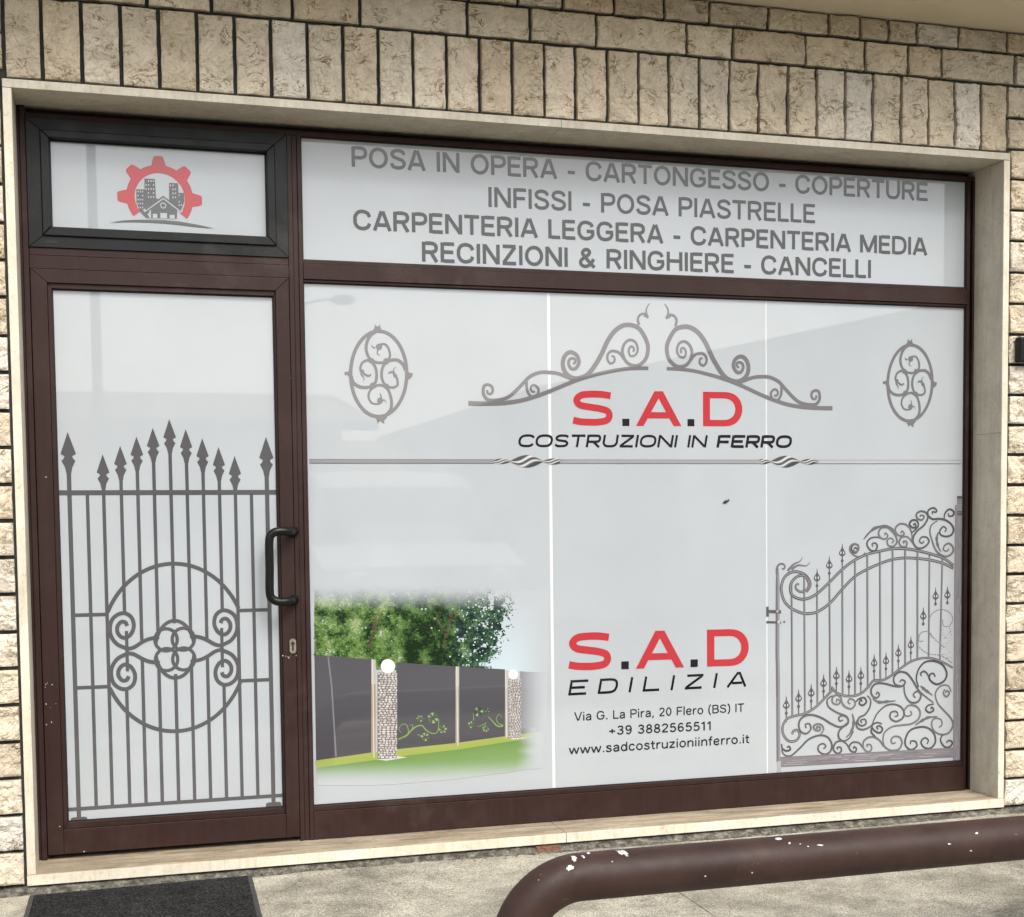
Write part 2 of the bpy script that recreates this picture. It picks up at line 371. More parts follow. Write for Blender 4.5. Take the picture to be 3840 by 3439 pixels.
DX0, DX1, DZ0, DZ1 = .0300, .8825, .0175, 1.9905
DOOR = bpy.data.objects.new('door', None); C.objects.link(DOOR); DOOR.parent = BLD
m = MB(); frame_parts(m, DX0, DX1, DZ0, DZ1, .052, .047, .045, .0845, FR-.004, .235, False); m.build('door_frame', M_brown, DOOR, bevel=.0015)
m = MB(); frame_parts(m, DX0+.0526, DX1-.0476, DZ0+.0851, DZ1-.0456, .0130, .0052, .0165, .0215, FR+.004, .235); m.build('glazing_bead', M_brown, DOOR, bevel=.001)
m = MB(); m.rect(.090, .834, .115, 1.94, G); m.build('door_pane', M_film, DOOR); gasket(DX0+.0656, DX1-.0528, DZ0+.1066, DZ1-.0621, DOOR)
# pull handle, cranked to the left
a0, a1 = Vector((.881, FR-.004, 1.107)), Vector((.877, FR-.004, .866))
hx = .789; hy = FR-.062
pts = [(a0.x, a0.y, a0.z), (a0.x-.006, a0.y-.022, a0.z), (a0.x-.024, hy+.008, a0.z+.001), (hx+.034, hy, a0.z+.002), (hx+.012, hy, a0.z-.006), (hx+.001, hy, a0.z-.03),
       (hx, hy, .98), (hx-.001, hy, a1.z+.03), (hx+.010, hy, a1.z+.006), (hx+.034, hy, a1.z-.003), (a1.x-.024, hy+.008, a1.z-.002), (a1.x-.006, a1.y-.022, a1.z), (a1.x, a1.y, a1.z)]
m = MB(); tube(m, catmull(pts, 7), .0150, 18); 
for a in (a0, a1): tube(m, [(a.x, a.y+.002, a.z), (a.x, a.y-.008, a.z)], .0185, 20)
m.build('handle', M_black, DOOR, smooth=True)
lx, lz = U(1097, 2422, FR)
m = MB()
def slot(cx, cz, hw, hh, n=10): return [(cx+hw*math.cos(math.pi*k/n), cz+hh-hw+hw*math.sin(math.pi*k/n)) for k in range(n+1)]+[(cx-hw*math.cos(math.pi*k/n), cz-hh+hw-hw*math.sin(math.pi*k/n)) for k in range(n+1)]
o1 = slot(lx, lz, .0115, .0265); n = len(o1)
m.add([(a, FR-.0045, b) for a, b in o1]+[(a, FR-.011, b) for a, b in o1], [list(range(n, 2*n))]+[(k, (k+1) % n, n+(k+1) % n, n+k) for k in range(n)])
m.build('lock_plate', M_brass, DOOR)
m = MB(); tube(m, [(lx, FR-.010, lz+.010), (lx, FR-.0125, lz+.010)], .0062, 16); m.box(lx-.0028, lx+.0028, FR-.0125, FR-.010, lz-.015, lz+.004); m.build('lock_cylinder', M_gasket, DOOR)
hxx, hz = U(1089, 1419, FR); m = MB(); tube(m, [(hxx-.002, FR-.0035, hz), (hxx-.002, FR-.0052, hz)], .005, 12); m.build('screw_hole', M_gasket, DOOR)
m = MB()
for k in range(26):       # bare metal flakes round the lock, on the hinge side and on the bottom rail
    if k < 12: cx, cz = lx-.008+rng.uniform(-.028, .02), lz-.034+rng.uniform(-.008, .012)
    elif k < 22: cx, cz = rng.uniform(.035, .08), rng.choice([.56, .53, .60, .12, .47])+rng.uniform(-.008, .008)
    else: cx, cz = rng.choice([(.147, .022), (.15, .022), (.852, .3), (.06, 1.3)])
    if abs(cx-lx) < .013 and cz > lz-.028: continue
    r0 = rng.uniform(.0008, .0022)
    m.poly([(cx+r0*rng.uniform(.6, 1.6)*math.cos(t), cz+r0*rng.uniform(.6, 1.3)*math.sin(t)) for t in (0, 1, 2.1, 3.3, 4.2, 5.3)], FR-.0046-k*2e-5)
M_flake, nt, p = mat('bare_flaked_metal'); c = ramp(nt, tex(nt, 300, 3), [(.3, (.3, .26, .2)), (.6, (.7, .66, .6))]); nt.links.new(c, p.inputs['Base Color']); p.inputs['Roughness'].default_value = .6
m.build('paint_flakes', M_flake, DOOR)

# transom window over the door
TW = bpy.data.objects.new('transom_window', None); C.objects.link(TW); TW.parent = BLD
m = MB(); frame_parts(m, .0290, .8838, 2.0612, 2.4830, .044, .042, .037, .037, FR-.006, .24); m.build('window_frame', M_anth, TW, bevel=.0012)
m = MB(); frame_parts(m, .0736, .8412, 2.0990, 2.4454, .0275, .0275, .026, .030, FR-.014, .24); m.build('sash', M_anth, TW, bevel=.003)
m = MB(); m.rect(.09, .825, 2.12, 2.43, G); m.build('pane', M_film, TW)
gasket(.1011, .8137, 2.1290, 2.4194, TW)
m = MB()
for px, py in ((192, 907), (1010, 948)):
    x, z = U(px, py, FR-.006); m = MB(); m.box(x-.017, x+.017, FR-.0068, FR-.0055, z-.0045, z+.0045); m.build('drain_slot', M_gasket, TW)
# fixed panes on the right
SW = bpy.data.objects.new('sign_window', None); C.objects.link(SW); SW.parent = BLD
m = MB(); m.rect(.93, 3.62, 2.055, 2.49, G); m.build('pane', M_film, SW); gasket(.9345, 3.6145, 2.058, 2.484, SW, .0036)
DW = bpy.data.objects.new('display_window', None); C.objects.link(DW); DW.parent = BLD
m = MB(); m.rect(.93, 3.62, .115, 1.985, G+.0010); m.build('pane', M_filmw, DW)
gasket(.9345, 3.6145, .121, 1.981, DW, .0036)
s1a, s1b = U(2057, 1107), U(2078, 2948); s2a, s2b = U(2873, 1165), U(2878, 2890)
m = MB(); h1, h2 = .0062, .0030
m.add([(.935, G, .116), (s1b[0]-h1, G, .116), (s1a[0]-h1, G, 1.984), (.935, G, 1.984), (s1b[0]+h1, G, .116), (s2b[0]-h2, G, .116), (s2a[0]-h2, G, 1.984), (s1a[0]+h1, G, 1.984),
       (s2b[0]+h2, G, .116), (3.619, G, .116), (3.619, G, 1.984), (s2a[0]+h2, G, 1.984)], [(0,1,2,3), (4,5,6,7), (8,9,10,11)])
m.build('film_sheet', M_film, DW)

# ------------------------------------------------------------------ ground
GZ = -.06
M_conc, nt, p = mat('worn_concrete')
c = ramp(nt, tex(nt, 2.1, 9, .62, .4), [(.34, (.20, .185, .145)), (.5, (.36, .335, .27)), (.66, (.52, .485, .395))])
c = mix(nt, c, ramp(nt, tex(nt, 11, 7, .68, .5), [(.32, g3(.62)), (.6, g3(1.1))]), .8, 'MULTIPLY')
c = mix(nt, c, ramp(nt, tex(nt, 130, 5, .8), [(.36, g3(.36)), (.48, g3(1)), (.66, g3(1.35))]), .9, 'MULTIPLY')
vo = nd(nt, 'ShaderNodeTexVoronoi', Scale=95.0); co = nd(nt, 'ShaderNodeTexCoord'); nt.links.new(co.outputs['Object'], vo.inputs['Vector'])
c = mix(nt, c, ramp(nt, tex(nt, 300, 2, .7), [(.38, g3(.35)), (.5, g3(1)), (.62, g3(1.4))]), .9, 'MULTIPLY')
ck = nd(nt, 'ShaderNodeTexVoronoi', Scale=.9, feature='DISTANCE_TO_EDGE'); wv_ = nd(nt, 'ShaderNodeTexNoise', Scale=3.0, Detail=8.0); nt.links.new(co.outputs['Object'], wv_.inputs['Vector'])
mx_ = nd(nt, 'ShaderNodeMix', data_type='VECTOR'); mx_.inputs[0].default_value = .18; nt.links.new(co.outputs['Object'], mx_.inputs[4]); nt.links.new(wv_.outputs[1], mx_.inputs[5]); nt.links.new(mx_.outputs[1], ck.inputs['Vector'])
c = mix(nt, c, ramp(nt, ck.outputs['Distance'], [(.0, g3(.45)), (.0028, g3(1))]), .45, 'MULTIPLY')
c = mix(nt, c, ramp(nt, vo.outputs['Distance'], [(.12, g3(.6)), (.3, g3(1))]), .35, 'MULTIPLY')
nt.links.new(c, p.inputs['Base Color']); p.inputs['Roughness'].default_value = .92; p.inputs['Specular IOR Level'].default_value = .2
bump(nt, p, tex(nt, 160, 6, .7), .55, .004)
def slab(x0, x1, y0, y1, n=46):
    m = MB(); nx, ny = max(2, int((x1-x0)*n/4)), max(2, int((y1-y0)*n/4))
    vs = []
    for j in range(ny+1):
        for i in range(nx+1):
            x = x0+(x1-x0)*i/nx; y = y0+(y1-y0)*j/ny
            vs.append((x, y, GZ+noise.fractal(Vector((x*1.3, y*1.3, 4)), .9, 2, 3)*.003))
    m.add(vs, [(j*(nx+1)+i, j*(nx+1)+i+1, (j+1)*(nx+1)+i+1, (j+1)*(nx+1)+i) for j in range(ny) for i in range(nx)])
    return m
pv = slab(-3.6, 1.9845, -3.0, .03); q = slab(1.9875, 6.4, -3.0, .03); pv.add(q.v, q.f)
pv.box(-3.6, 6.4, -3.0, .03, -.19, GZ-.014); 
struct(pv.build('pavement', M_conc))
M_asph, nt, p = mat('grey_asphalt')
c = ramp(nt, tex(nt, 1.2, 6), [(.3, (.045, .045, .046)), (.7, (.075, .074, .072))])
c = mix(nt, c, ramp(nt, tex(nt, 120, 4, .8), [(.3, g3(.55)), (.65, g3(1.4))]), .7, 'MULTIPLY')
nt.links.new(c, p.inputs['Base Color']); p.inputs['Roughness'].default_value = .9; bump(nt, p, tex(nt, 140, 4), .5, .004)
m = MB(); m.rect(0, 1, 0, 1, 0); m = MB(); m.add([(-60, -10.5, -.17), (60, -10.5, -.17), (60, -3.0, -.17), (-60, -3.0, -.17)], [(0, 1, 2, 3)]); struct(m.build('road', M_asph))
m = MB(); m.box(-60, -3.602, -3.4, 2, -.3, -.065); m.box(6.402, 60, -3.4, 2, -.3, -.065); m.box(-60, 60, -12, -10.5, -.3, -.06); struct(m.build('far_pavement', M_conc))
M_soil, nt, p = mat('grassy_ground')
c = ramp(nt, tex(nt, .5, 8, .7), [(.35, (.07, .085, .035)), (.65, (.16, .15, .09))]); nt.links.new(c, p.inputs['Base Color']); p.inputs['Roughness'].default_value = 1
m = MB(); m.add([(-500, -500, -.31), (500, -500, -.31), (500, 500, -.31), (-500, 500, -.31)], [(0, 1, 2, 3)]); struct(m.build('ground', M_soil))

# ------------------------------------------------------------------ door mat
M_mat, nt, p = mat('charcoal_carpet_mat')
c = ramp(nt, tex(nt, 150, 6, .8), [(.34, (.004, .004, .004)), (.52, (.022, .022, .022)), (.66, (.10, .098, .092))])
c = mix(nt, c, ramp(nt, tex(nt, 7, 7, .8), [(.35, g3(.7)), (.7, g3(1.7))]), .8, 'MULTIPLY')
c = mix(nt, c, (.30, .28, .24), ramp(nt, tex(nt, 85, 6, .85), [(.70, g3(0)), (.76, g3(.7))]))
nt.links.new(c, p.inputs['Base Color']); p.inputs['Roughness'].default_value = .97; p.inputs['Specular IOR Level'].default_value = .1; bump(nt, p, tex(nt, 330, 4, .8), 1, .004)
M_rub, nt, p = mat('grey_rubber_edge')
c = ramp(nt, tex(nt, 60, 6, .7), [(.3, (.025, .024, .024)), (.62, (.055, .053, .052)), (.78, (.2, .19, .18))]); nt.links.new(c, p.inputs['Base Color']); p.inputs['Roughness'].default_value = .8
MT = thing('doormat', 'charcoal carpet doormat with rubber edge lying in front of the glass door', 'doormat')
tl, tr_, br, bl = (-.0216, -.052), (.6949, -.026), (.678, -.60), (-.028, -.62)
mz = GZ+.0095
def lerp(a, b, t): return (a[0]+(b[0]-a[0])*t, a[1]+(b[1]-a[1])*t)
cx, cy = sum(q[0] for q in (tl, tr_, br, bl))/4, sum(q[1] for q in (tl, tr_, br, bl))/4
def inset(q, d): return (q[0]+(d if q[0] < cx else -d), q[1]+(d if q[1] < cy else -d))
O = [tl, tr_, br, bl]; O2 = [inset(q, .006) for q in O]; I1 = [inset(q, .018) for q in O]; I2 = [inset(q, .0215) for q in O]
m = MB(); vs = [(a, b, GZ-.003) for a, b in O]+[(a, b, mz-.003) for a, b in O2]+[(a, b, mz-.002) for a, b in I1]
fs = []
for r_ in range(2):
    for k in range(4): fs.append((r_*4+k, r_*4+(k+1) % 4, r_*4+4+(k+1) % 4, r_*4+4+k))
m.add(vs, fs); m.build('rubber_edge', M_rub, MT)
m = MB(); n = 170; vs = []
for j in range(n+1):
    for i in range(n+1):
        a = lerp(I1[0], I1[1], i/n); b = lerp(I1[3], I1[2], i/n); q = lerp(a, b, j/n)
        e = 0 if i in (0, n) or j in (0, n) else 1
        vs.append((q[0], q[1], mz-.003+e*.0035+noise.noise(Vector((q[0]*40, q[1]*40, 0)))*.0007+rng.uniform(-.0011, .0011)*e))
m.add(vs, [(j*(n+1)+i, j*(n+1)+i+1, (j+1)*(n+1)+i+1, (j+1)*(n+1)+i) for j in range(n) for i in range(n)])
m.build('carpet', M_mat, MT)

# ------------------------------------------------------------------ bumper rail of brown pipe
M_pipe, nt, p = mat('brown_painted_pipe')
c = ramp(nt, tex(nt, 6, 7, .65, .4), [(.32, (.028, .0142, .0112)), (.7, (.054, .0285, .0225))])
c = mix(nt, c, (.30, .23, .20), ramp(nt, tex(nt, 38, 7, .8, 2.0, (.5, 2.2, 2.2)), [(.64, g3(0)), (.74, g3(.6))]))
c = mix(nt, c, (.75, .72, .68), ramp(nt, tex(nt, 75, 6, .75, 1.2, (.4, 1.4, 1.4)), [(.69, g3(0)), (.72, g3(.9))]))
c = mix(nt, c, (.02, .012, .011), ramp(nt, tex(nt, 55, 6, .7), [(.70, g3(0)), (.78, g3(.8))]))
nt.links.new(c, p.inputs['Base Color']); rr = ramp(nt, tex(nt, 25, 6), [(.3, g3(.42)), (.7, g3(.6))]); nt.links.new(rr, p.inputs['Roughness'])
p.inputs['Specular IOR Level'].default_value = .3
bump(nt, p, tex(nt, 22, 7, .7), .22, .004)
PIPE = thing('bumper_rail', 'thick brown painted pipe rail with chipped white spots, bent down at one end', 'barrier')
PR = .060
def PP(px, py, dep):                # point at depth dep along the optical axis
    return CAM + (rt*((px-PPX)/FPX) - up*((py-PPY)/FPX) + fw)*dep
A = PP(2540, 3249, .12*FPX/175.6); B = PP(3840, 3146.5, .12*FPX/162.6)
PY = (A.y+B.y)/2; PZ = (A.z+B.z)/2
xb = U(1927, 3480, PY)[0]; br_ = .176
pts = [(xb, PY, GZ-.05)]+[(xb, PY, z) for z in (GZ, .0)]
for k in range(25):
    t = math.pi/2*k/24; pts.append((xb+br_*(1-math.cos(t)), PY, PZ-br_+br_*math.sin(t)))
for k in range(1, 40): pts.append((xb+br_+3.9*k/39, PY, PZ))
for k in range(1, 25):
    t = math.pi/2*k/24; pts.append((xb+br_+3.9+br_*math.sin(t), PY, PZ-br_+br_*math.cos(t)))
pts += [(xb+2*br_+3.9, PY, 0), (xb+2*br_+3.9, PY, GZ-.05)]
pts = [q for i, q in enumerate(pts) if i == 0 or (Vector(q)-Vector(pts[i-1])).length > 1e-4]
m = MB(); tube(m, pts, PR, 40, cap=False); m.build('pipe', M_pipe, PIPE, smooth=True)
M_chip, nt, p = mat('bare_white_primer'); c = ramp(nt, tex(nt, 160, 4), [(.3, (.34, .30, .27)), (.55, (.66, .65, .63))]); nt.links.new(c, p.inputs['Base Color']); p.inputs['Roughness'].default_value = .6
def hit_pipe(px, py):               # where the sight line meets the straight run or the bend
    d = (rt*((px-PPX)/FPX) - up*((py-PPY)/FPX) + fw).normalized(); best = None
    t = 2.2
    while t < 5:
        q = CAM+d*t
        if q.x > xb+br_: c0 = Vector((q.x, PY, PZ))
        elif q.z < PZ-br_: c0 = Vector((xb, PY, q.z))
        else:
            v = Vector((q.x-(xb+br_), 0, q.z-(PZ-br_))); c0 = Vector((xb+br_, PY, PZ-br_))+v.normalized()*br_
        if (q-c0).length < PR: return q, (q-c0).normalized()
        t += .0006
    return None
chips = [([(1000,708),(1030,692),(1075,684),(1105,684),(1090,702),(1050,710)]), ([(1155,715),(1200,715),(1235,745),(1225,775),(1195,790),(1165,765)]), ([(1098,860),(1120,832),(1160,828),(1198,845),(1190,880),(1150,890),(1120,910),(1100,890)]),
         ([(1180,672),(1220,655),(1285,668),(1250,690)]), ([(1280,712),(1310,705),(1335,735),(1315,745)]), ([(1345,680),(1375,668),(1405,680),(1375,692)]),
         ([(1710,645),(1750,640),(1800,635),(1840,650),(1885,690),(1890,720),(1860,720),(1830,685),(1800,705),(1775,690),(1750,665)]), ([(1665,785),(1680,772),(1692,785),(1678,797)]),
         ([(680,855),(730,835),(738,845),(690,868)]), ([(735,1015),(755,1012),(748,1028)])]
k = 0
for ch in chips:
    h = [hit_pipe(1800+a*.2953, 3000+b*.2953) for a, b in ch]
    if any(q is None for q in h): continue
    h = [h[i//2] if i % 2 == 0 else (((h[i//2][0]+h[(i//2+1) % len(h)][0])/2).lerp(sum((q[0] for q in h), Vector())/len(h), rng.uniform(-.12, .42)), h[i//2][1]) for i in range(2*len(h))]
    m = MB(); cc = sum((q[0] for q in h), Vector())/len(h)
    nn = sum((q[1] for q in h), Vector()).normalized()
    hc = [q+n_*.0011 for q, n_ in h]; top = cc+nn*.0024
    m.add([top]+hc, [(0, i+1, (i+1) % len(hc)+1) for i in range(len(hc))]); m.build('paint_chip', M_chip, PIPE)
for px, py, ww, hh in ((2920,3147,26,9), (3662,3125,14,12), (2960,3163,9,8), (3000,3166,7,5), (3075,3170,26,6), (3030,3175,8,5), (3560,3165,14,6), (3640,3190,10,5), (2645,3285,10,6), (2820,3272,8,6)):
    h = [hit_pipe(px+ww/2*math.cos(t)*rng.uniform(.6, 1.2), py+hh/2*math.sin(t)*rng.uniform(.6, 1.2)) for t in (0, 1, 2, 3, 4, 5)]
    if any(q is None for q in h): continue
    m = MB(); m.add([q+n_*.0012 for q, n_ in h], [tuple(range(6))[::-1]]); m.build('paint_chip', M_chip, PIPE)

# small black wall box at the right
bx0, bz1 = U(3820, 1264, -.03); bz0 = U(3820, 1357, -.03)[1]
WB = thing('wall_box', 'small black box fixed to the pale stone wall beside the window', 'wall box')
m = MB(); m.box(bx0, bx0+.085, -.045, -.004, bz0, bz1); m.build('housing', M_black, WB, bevel=.006)
m = MB(); tube(m, [(bx0+.042, -.0455, (bz0+bz1)/2), (bx0+.042, -.049, (bz0+bz1)/2)], .017, 20); m.build('button', M_anth, WB)

# dry bits swept against the foot of the wall
M_lit, nt, p = mat('dry_leaf_bits'); at = nd(nt, 'ShaderNodeVertexColor', layer_name='Col'); nt.links.new(at.outputs[0], p.inputs['Base Color']); p.inputs['Roughness'].default_value = .95
m = MB()
for k in range(260):
    x = rng.gauss(1.62, .16) if k < 110 else rng.uniform(-.2, 3.7); y = -.045-abs(rng.gauss(0, .028 if k < 110 else .05))
    s = rng.uniform(.0015, .006); t = rng.uniform(0, 6.28); z = GZ+.004
    q = [(x+s*math.cos(t+a)*f_, y+s*math.sin(t+a)*f_*.6, z+rng.uniform(0, .0035)) for a, f_ in ((0, 1.4), (1.3, .6), (2.8, 1.2), (4.4, .7))]
    m.add(q, [(0, 1, 2, 3)], rng.choice([(.10,.055,.03), (.16,.09,.045), (.05,.035,.025), (.22,.17,.11), (.30,.28,.25)]))
lo_ = m.build('leaf_litter', M_lit); lo_['kind'] = 'stuff'; tag(lo_, 'brown dry leaf bits and grit swept against the foot of the wall', 'litter')
m = MB()
for k in range(420):
    x = rng.uniform(-.5, 3.9); y = rng.uniform(-2.2, -.06); s = rng.uniform(.001, .0034); z = GZ+.002; t = rng.uniform(0, 6.28)
    if -.05 < x < .72 and y > -.66: continue
    q = [(x+s*math.cos(t+a), y+s*math.sin(t+a), z) for a in (0, 1.6, 3.1, 4.7)]+[(x, y, z+s*1.2)]; m.add(q, [(0, 1, 4), (1, 2, 4), (2, 3, 4), (3, 0, 4)], rng.choice([(.45,.43,.38), (.2,.19,.17), (.08,.075,.065), (.3,.27,.2)]))
gr_ = m.build('loose_grit', M_lit); gr_['kind'] = 'stuff'; tag(gr_, 'fine loose grit scattered over the concrete pavement', 'grit')

# ------------------------------------------------------------------ prints and lettering on the glass
def E_(cx, cy, rx, ry): return [(cx+rx*math.sin(k*math.pi/8), cy+ry*math.cos(k*math.pi/8)) for k in range(16)]+['c']
PL = {                              # plain grotesque letters as strokes in a box of height 1 ('|' straight, '~' curved strokes follow)
 'A': (.74, ['|', [(.05,0),(.345,.985)], [(.395,.985),(.69,0)], [(.16,.29),(.58,.29)]]),
 'B': (.68, ['|', [(.08,0),(.08,1)], '~', [(.15,.93),(.42,.93),(.56,.85),(.57,.67),(.44,.53),(.15,.53)], [(.44,.52),(.58,.43),(.62,.27),(.54,.12),(.40,.07),(.15,.07)]]),
 'C': (.74, [[(.67,.66),(.60,.84),(.40,.93),(.20,.87),(.09,.68),(.075,.5),(.09,.32),(.20,.13),(.40,.07),(.60,.16),(.67,.34)]]),
 'D': (.74, ['|', [(.08,0),(.08,1)], '~', [(.15,.93),(.38,.93),(.58,.84),(.67,.64),(.67,.36),(.58,.16),(.38,.07),(.15,.07)]]),
 'E': (.60, ['|', [(.08,0),(.08,1)], [(.15,.93),(.58,.93)], [(.15,.52),(.54,.52)], [(.15,.07),(.59,.07)]]),
 'F': (.57, ['|', [(.08,0),(.08,1)], [(.15,.93),(.57,.93)], [(.15,.50),(.52,.50)]]),
 'G': (.78, [[(.67,.70),(.60,.85),(.40,.93),(.20,.87),(.09,.68),(.075,.5),(.09,.32),(.20,.13),(.40,.07),(.60,.14),(.69,.28),(.69,.44)], '|', [(.42,.46),(.76,.46)]]),
 'H': (.74, ['|', [(.08,0),(.08,1)], [(.66,0),(.66,1)], [(.15,.52),(.59,.52)]]),
 'I': (.18, ['|', [(.09,0),(.09,1)]]),
 'L': (.54, ['|', [(.08,0),(.08,1)], [(.15,.07),(.54,.07)]]),
 'M': (.88, ['|', [(.08,0),(.08,1)], [(.80,0),(.80,1)], [(.10,.97),(.44,.05)], [(.78,.97),(.44,.05)]]),
 'N': (.74, ['|', [(.08,0),(.08,1)], [(.66,0),(.66,1)], [(.10,.96),(.64,.04)]]),
 'O': (.80, [E_(.40,.5,.325,.43)]),
 'P': (.64, ['|', [(.08,0),(.08,1)], '~', [(.15,.93),(.40,.93),(.55,.86),(.59,.70),(.55,.54),(.40,.46),(.15,.46)]]),
 'R': (.69, ['|', [(.08,0),(.08,1)], '~', [(.15,.93),(.41,.93),(.56,.86),(.60,.71),(.56,.56),(.41,.49),(.15,.49)], '|', [(.39,.46),(.62,0)]]),
 'S': (.66, [[(.585,.72),(.53,.86),(.34,.93),(.15,.87),(.09,.73),(.16,.60),(.34,.52),(.52,.44),(.595,.28),(.52,.13),(.33,.07),(.13,.13),(.06,.29)]]),
 'T': (.64, ['|', [(0,.93),(.64,.93)], [(.32,.86),(.32,0)]]),
 'U': (.74, [[(.08,1),(.08,.6),(.085,.32),(.18,.12),(.37,.07),(.56,.12),(.655,.32),(.66,.6),(.66,1)]]),
 'V': (.70, ['|', [(.03,1),(.33,.03)], [(.67,1),(.37,.03)]]),
 'Z': (.64, ['|', [(.04,.93),(.60,.93)], [(.56,.90),(.08,.10)], [(.03,.07),(.61,.07)]]),
 '-': (.36, ['|', [(.02,.37),(.34,.37)]]),
 '&': (.76, [[(.70,.02),(.52,.22),(.28,.55),(.17,.74),(.24,.90),(.38,.93),(.48,.82),(.42,.66),(.24,.52),(.09,.33),(.12,.14),(.28,.06),(.46,.13),(.60,.32),(.65,.46)]]),
 'a': (.56, [[(.08,.54),(.18,.66),(.32,.68),(.44,.61),(.475,.46),(.475,.2),(.48,0)], [(.47,.41),(.25,.38),(.10,.30),(.09,.14),(.21,.05),(.37,.09),(.47,.22)]]),
 'i': (.19, ['|', [(.095,0),(.095,.71)], [(.095,.85),(.095,1)]]), 'l': (.19, ['|', [(.095,0),(.095,1)]]),
 'r': (.38, ['|', [(.08,0),(.08,.71)], '~', [(.09,.42),(.15,.58),(.26,.66),(.38,.65)]]),
 'e': (.58, ['|', [(.13,.37),(.47,.37)], '~', [(.50,.40),(.47,.57),(.38,.67),(.28,.685),(.15,.62),(.08,.46),(.08,.27),(.15,.11),(.30,.045),(.42,.08),(.50,.18)]]),
 'o': (.60, [E_(.30,.36,.23,.32)]),
 'w': (.84, ['|', [(.03,.71),(.22,.02)], [(.22,.02),(.42,.69)], [(.42,.69),(.62,.02)], [(.62,.02),(.81,.71)]]),
 's': (.52, [[(.45,.53),(.38,.65),(.25,.685),(.11,.62),(.10,.50),(.24,.40),(.38,.33),(.45,.21),(.38,.08),(.25,.04),(.10,.09),(.05,.2)]]),
 'd': (.60, ['|', [(.52,0),(.52,1)], '~', E_(.29,.36,.21,.32)]),
 'c': (.54, [[(.48,.51),(.40,.65),(.28,.685),(.14,.62),(.07,.45),(.07,.27),(.14,.10),(.28,.04),(.40,.08),(.48,.21)]]),
 't': (.36, [[(.15,.92),(.15,.5),(.15,.2),(.2,.07),(.34,.05)], '|', [(0,.65),(.34,.65)]]),
 'u': (.58, [[(.08,.71),(.08,.4),(.085,.22),(.14,.08),(.27,.045),(.42,.12),(.5,.28)], '|', [(.5,.71),(.5,0)]]),
 'z': (.52, ['|', [(.04,.65),(.48,.65)], [(.45,.61),(.07,.1)], [(.03,.06),(.49,.06)]]),
 'n': (.58, ['|', [(.08,0),(.08,.71)], '~', [(.09,.43),(.16,.59),(.3,.67),(.44,.62),(.5,.46),(.5,.2),(.5,0)]]),
 'f': (.34, [[(.34,.95),(.22,.94),(.15,.80),(.15,.4),(.15,0)], '|', [(0,.65),(.32,.65)]]),
 ',': (.22, ['|', [(.13,.13),(.06,-.14)]]), '.': (.22, ['|', [(.11,0),(.11,.15)]]),
 '(': (.32, [[(.26,1.05),(.12,.8),(.08,.45),(.12,.1),(.26,-.15)]]), ')': (.32, [[(.06,1.05),(.20,.8),(.24,.45),(.20,.1),(.06,-.15)]]),
 '+': (.60, ['|', [(.05,.42),(.55,.42)], [(.3,.67),(.3,.17)]]),
 '0': (.58, [E_(.29,.5,.21,.43)]), '1': (.42, ['|', [(.27,0),(.27,1)], [(.25,.93),(.06,.76)]]),
 '2': (.58, [[(.08,.72),(.14,.87),(.29,.93),(.45,.86),(.49,.70),(.42,.52),(.22,.29),(.08,.11)], '|', [(.05,.07),(.53,.07)]]),
 '3': (.58, [[(.09,.78),(.18,.9),(.30,.93),(.44,.86),(.47,.71),(.39,.57),(.22,.53)], [(.30,.52),(.43,.46),(.5,.29),(.43,.13),(.28,.07),(.14,.11),(.07,.24)]]),
 '5': (.58, ['|', [(.14,.93),(.49,.93)], [(.15,.95),(.11,.50)], '~', [(.11,.50),(.2,.58),(.32,.6),(.46,.5),(.5,.32),(.44,.14),(.28,.07),(.14,.11),(.06,.22)]]),
 '6': (.58, [[(.46,.8),(.38,.9),(.27,.925),(.13,.78),(.08,.5),(.09,.27),(.17,.11),(.29,.07),(.43,.13),(.49,.3),(.43,.48),(.3,.55),(.17,.49),(.10,.36)]]),
 '8': (.58, [E_(.29,.73,.17,.2), E_(.29,.28,.21,.215)]),
 '9': (.58, [[(.12,.2),(.20,.1),(.31,.075),(.45,.22),(.50,.5),(.49,.73),(.41,.89),(.29,.93),(.15,.87),(.09,.7),(.15,.52),(.28,.45),(.41,.51),(.48,.64)]]),
}
def strokes(mb, gl, P_, w_, base):
    smooth = True; k = 0
    for q in gl:
        if q == '|': smooth = False; continue
        if q == '~': smooth = True; continue
        cl = q[-1] == 'c'
        ribbon(mb, [P_(*uv) for uv in (q[:-1] if cl else q)], w_, base-(k % 6)*.00005, smooth, cl, n=5); k += 1
def fit_text(s, pl, pr, cap_px, mat_, parent, wt=.135, gap=.085, space=.30):
    # pl, pr: photo pixels of the two ends of the baseline; every word becomes a part
    a, b = U(*pl), U(*pr); h = U(pl[0], pl[1]-cap_px)[1]-a[1]
    tot = sum((PL[ch][0] if ch != ' ' else space) for ch in s)+gap*(len(s)-1); sx = (b[0]-a[0])/tot; dz = (b[1]-a[1])/tot
    x = 0.0; base = G-.0008; m = MB()
    for ch in s+' ':
        if ch == ' ':
            if m.v: m.build('word', mat_, parent)
            m = MB(); x += space+gap; continue
        strokes(m, PL[ch][1], lambda u, v, x=x: (a[0]+(x+u)*sx, a[1]+v*h+dz*(x+u)), wt*h, base); x += PL[ch][0]+gap
T = thing('services_lettering', 'four lines of grey capitals listing building trades on the long upper pane', 'sign')
fit_text('POSA IN OPERA - CARTONGESSO - COPERTURE', (1318, 625), (3479, 754), 77, M_text, T, .17)
fit_text('INFISSI - POSA PIASTRELLE', (1830, 776), (3057, 837), 75, M_text, T, .17)
fit_text('CARPENTERIA LEGGERA - CARPENTERIA MEDIA', (1325, 861), (3476, 958), 75, M_text, T, .185)
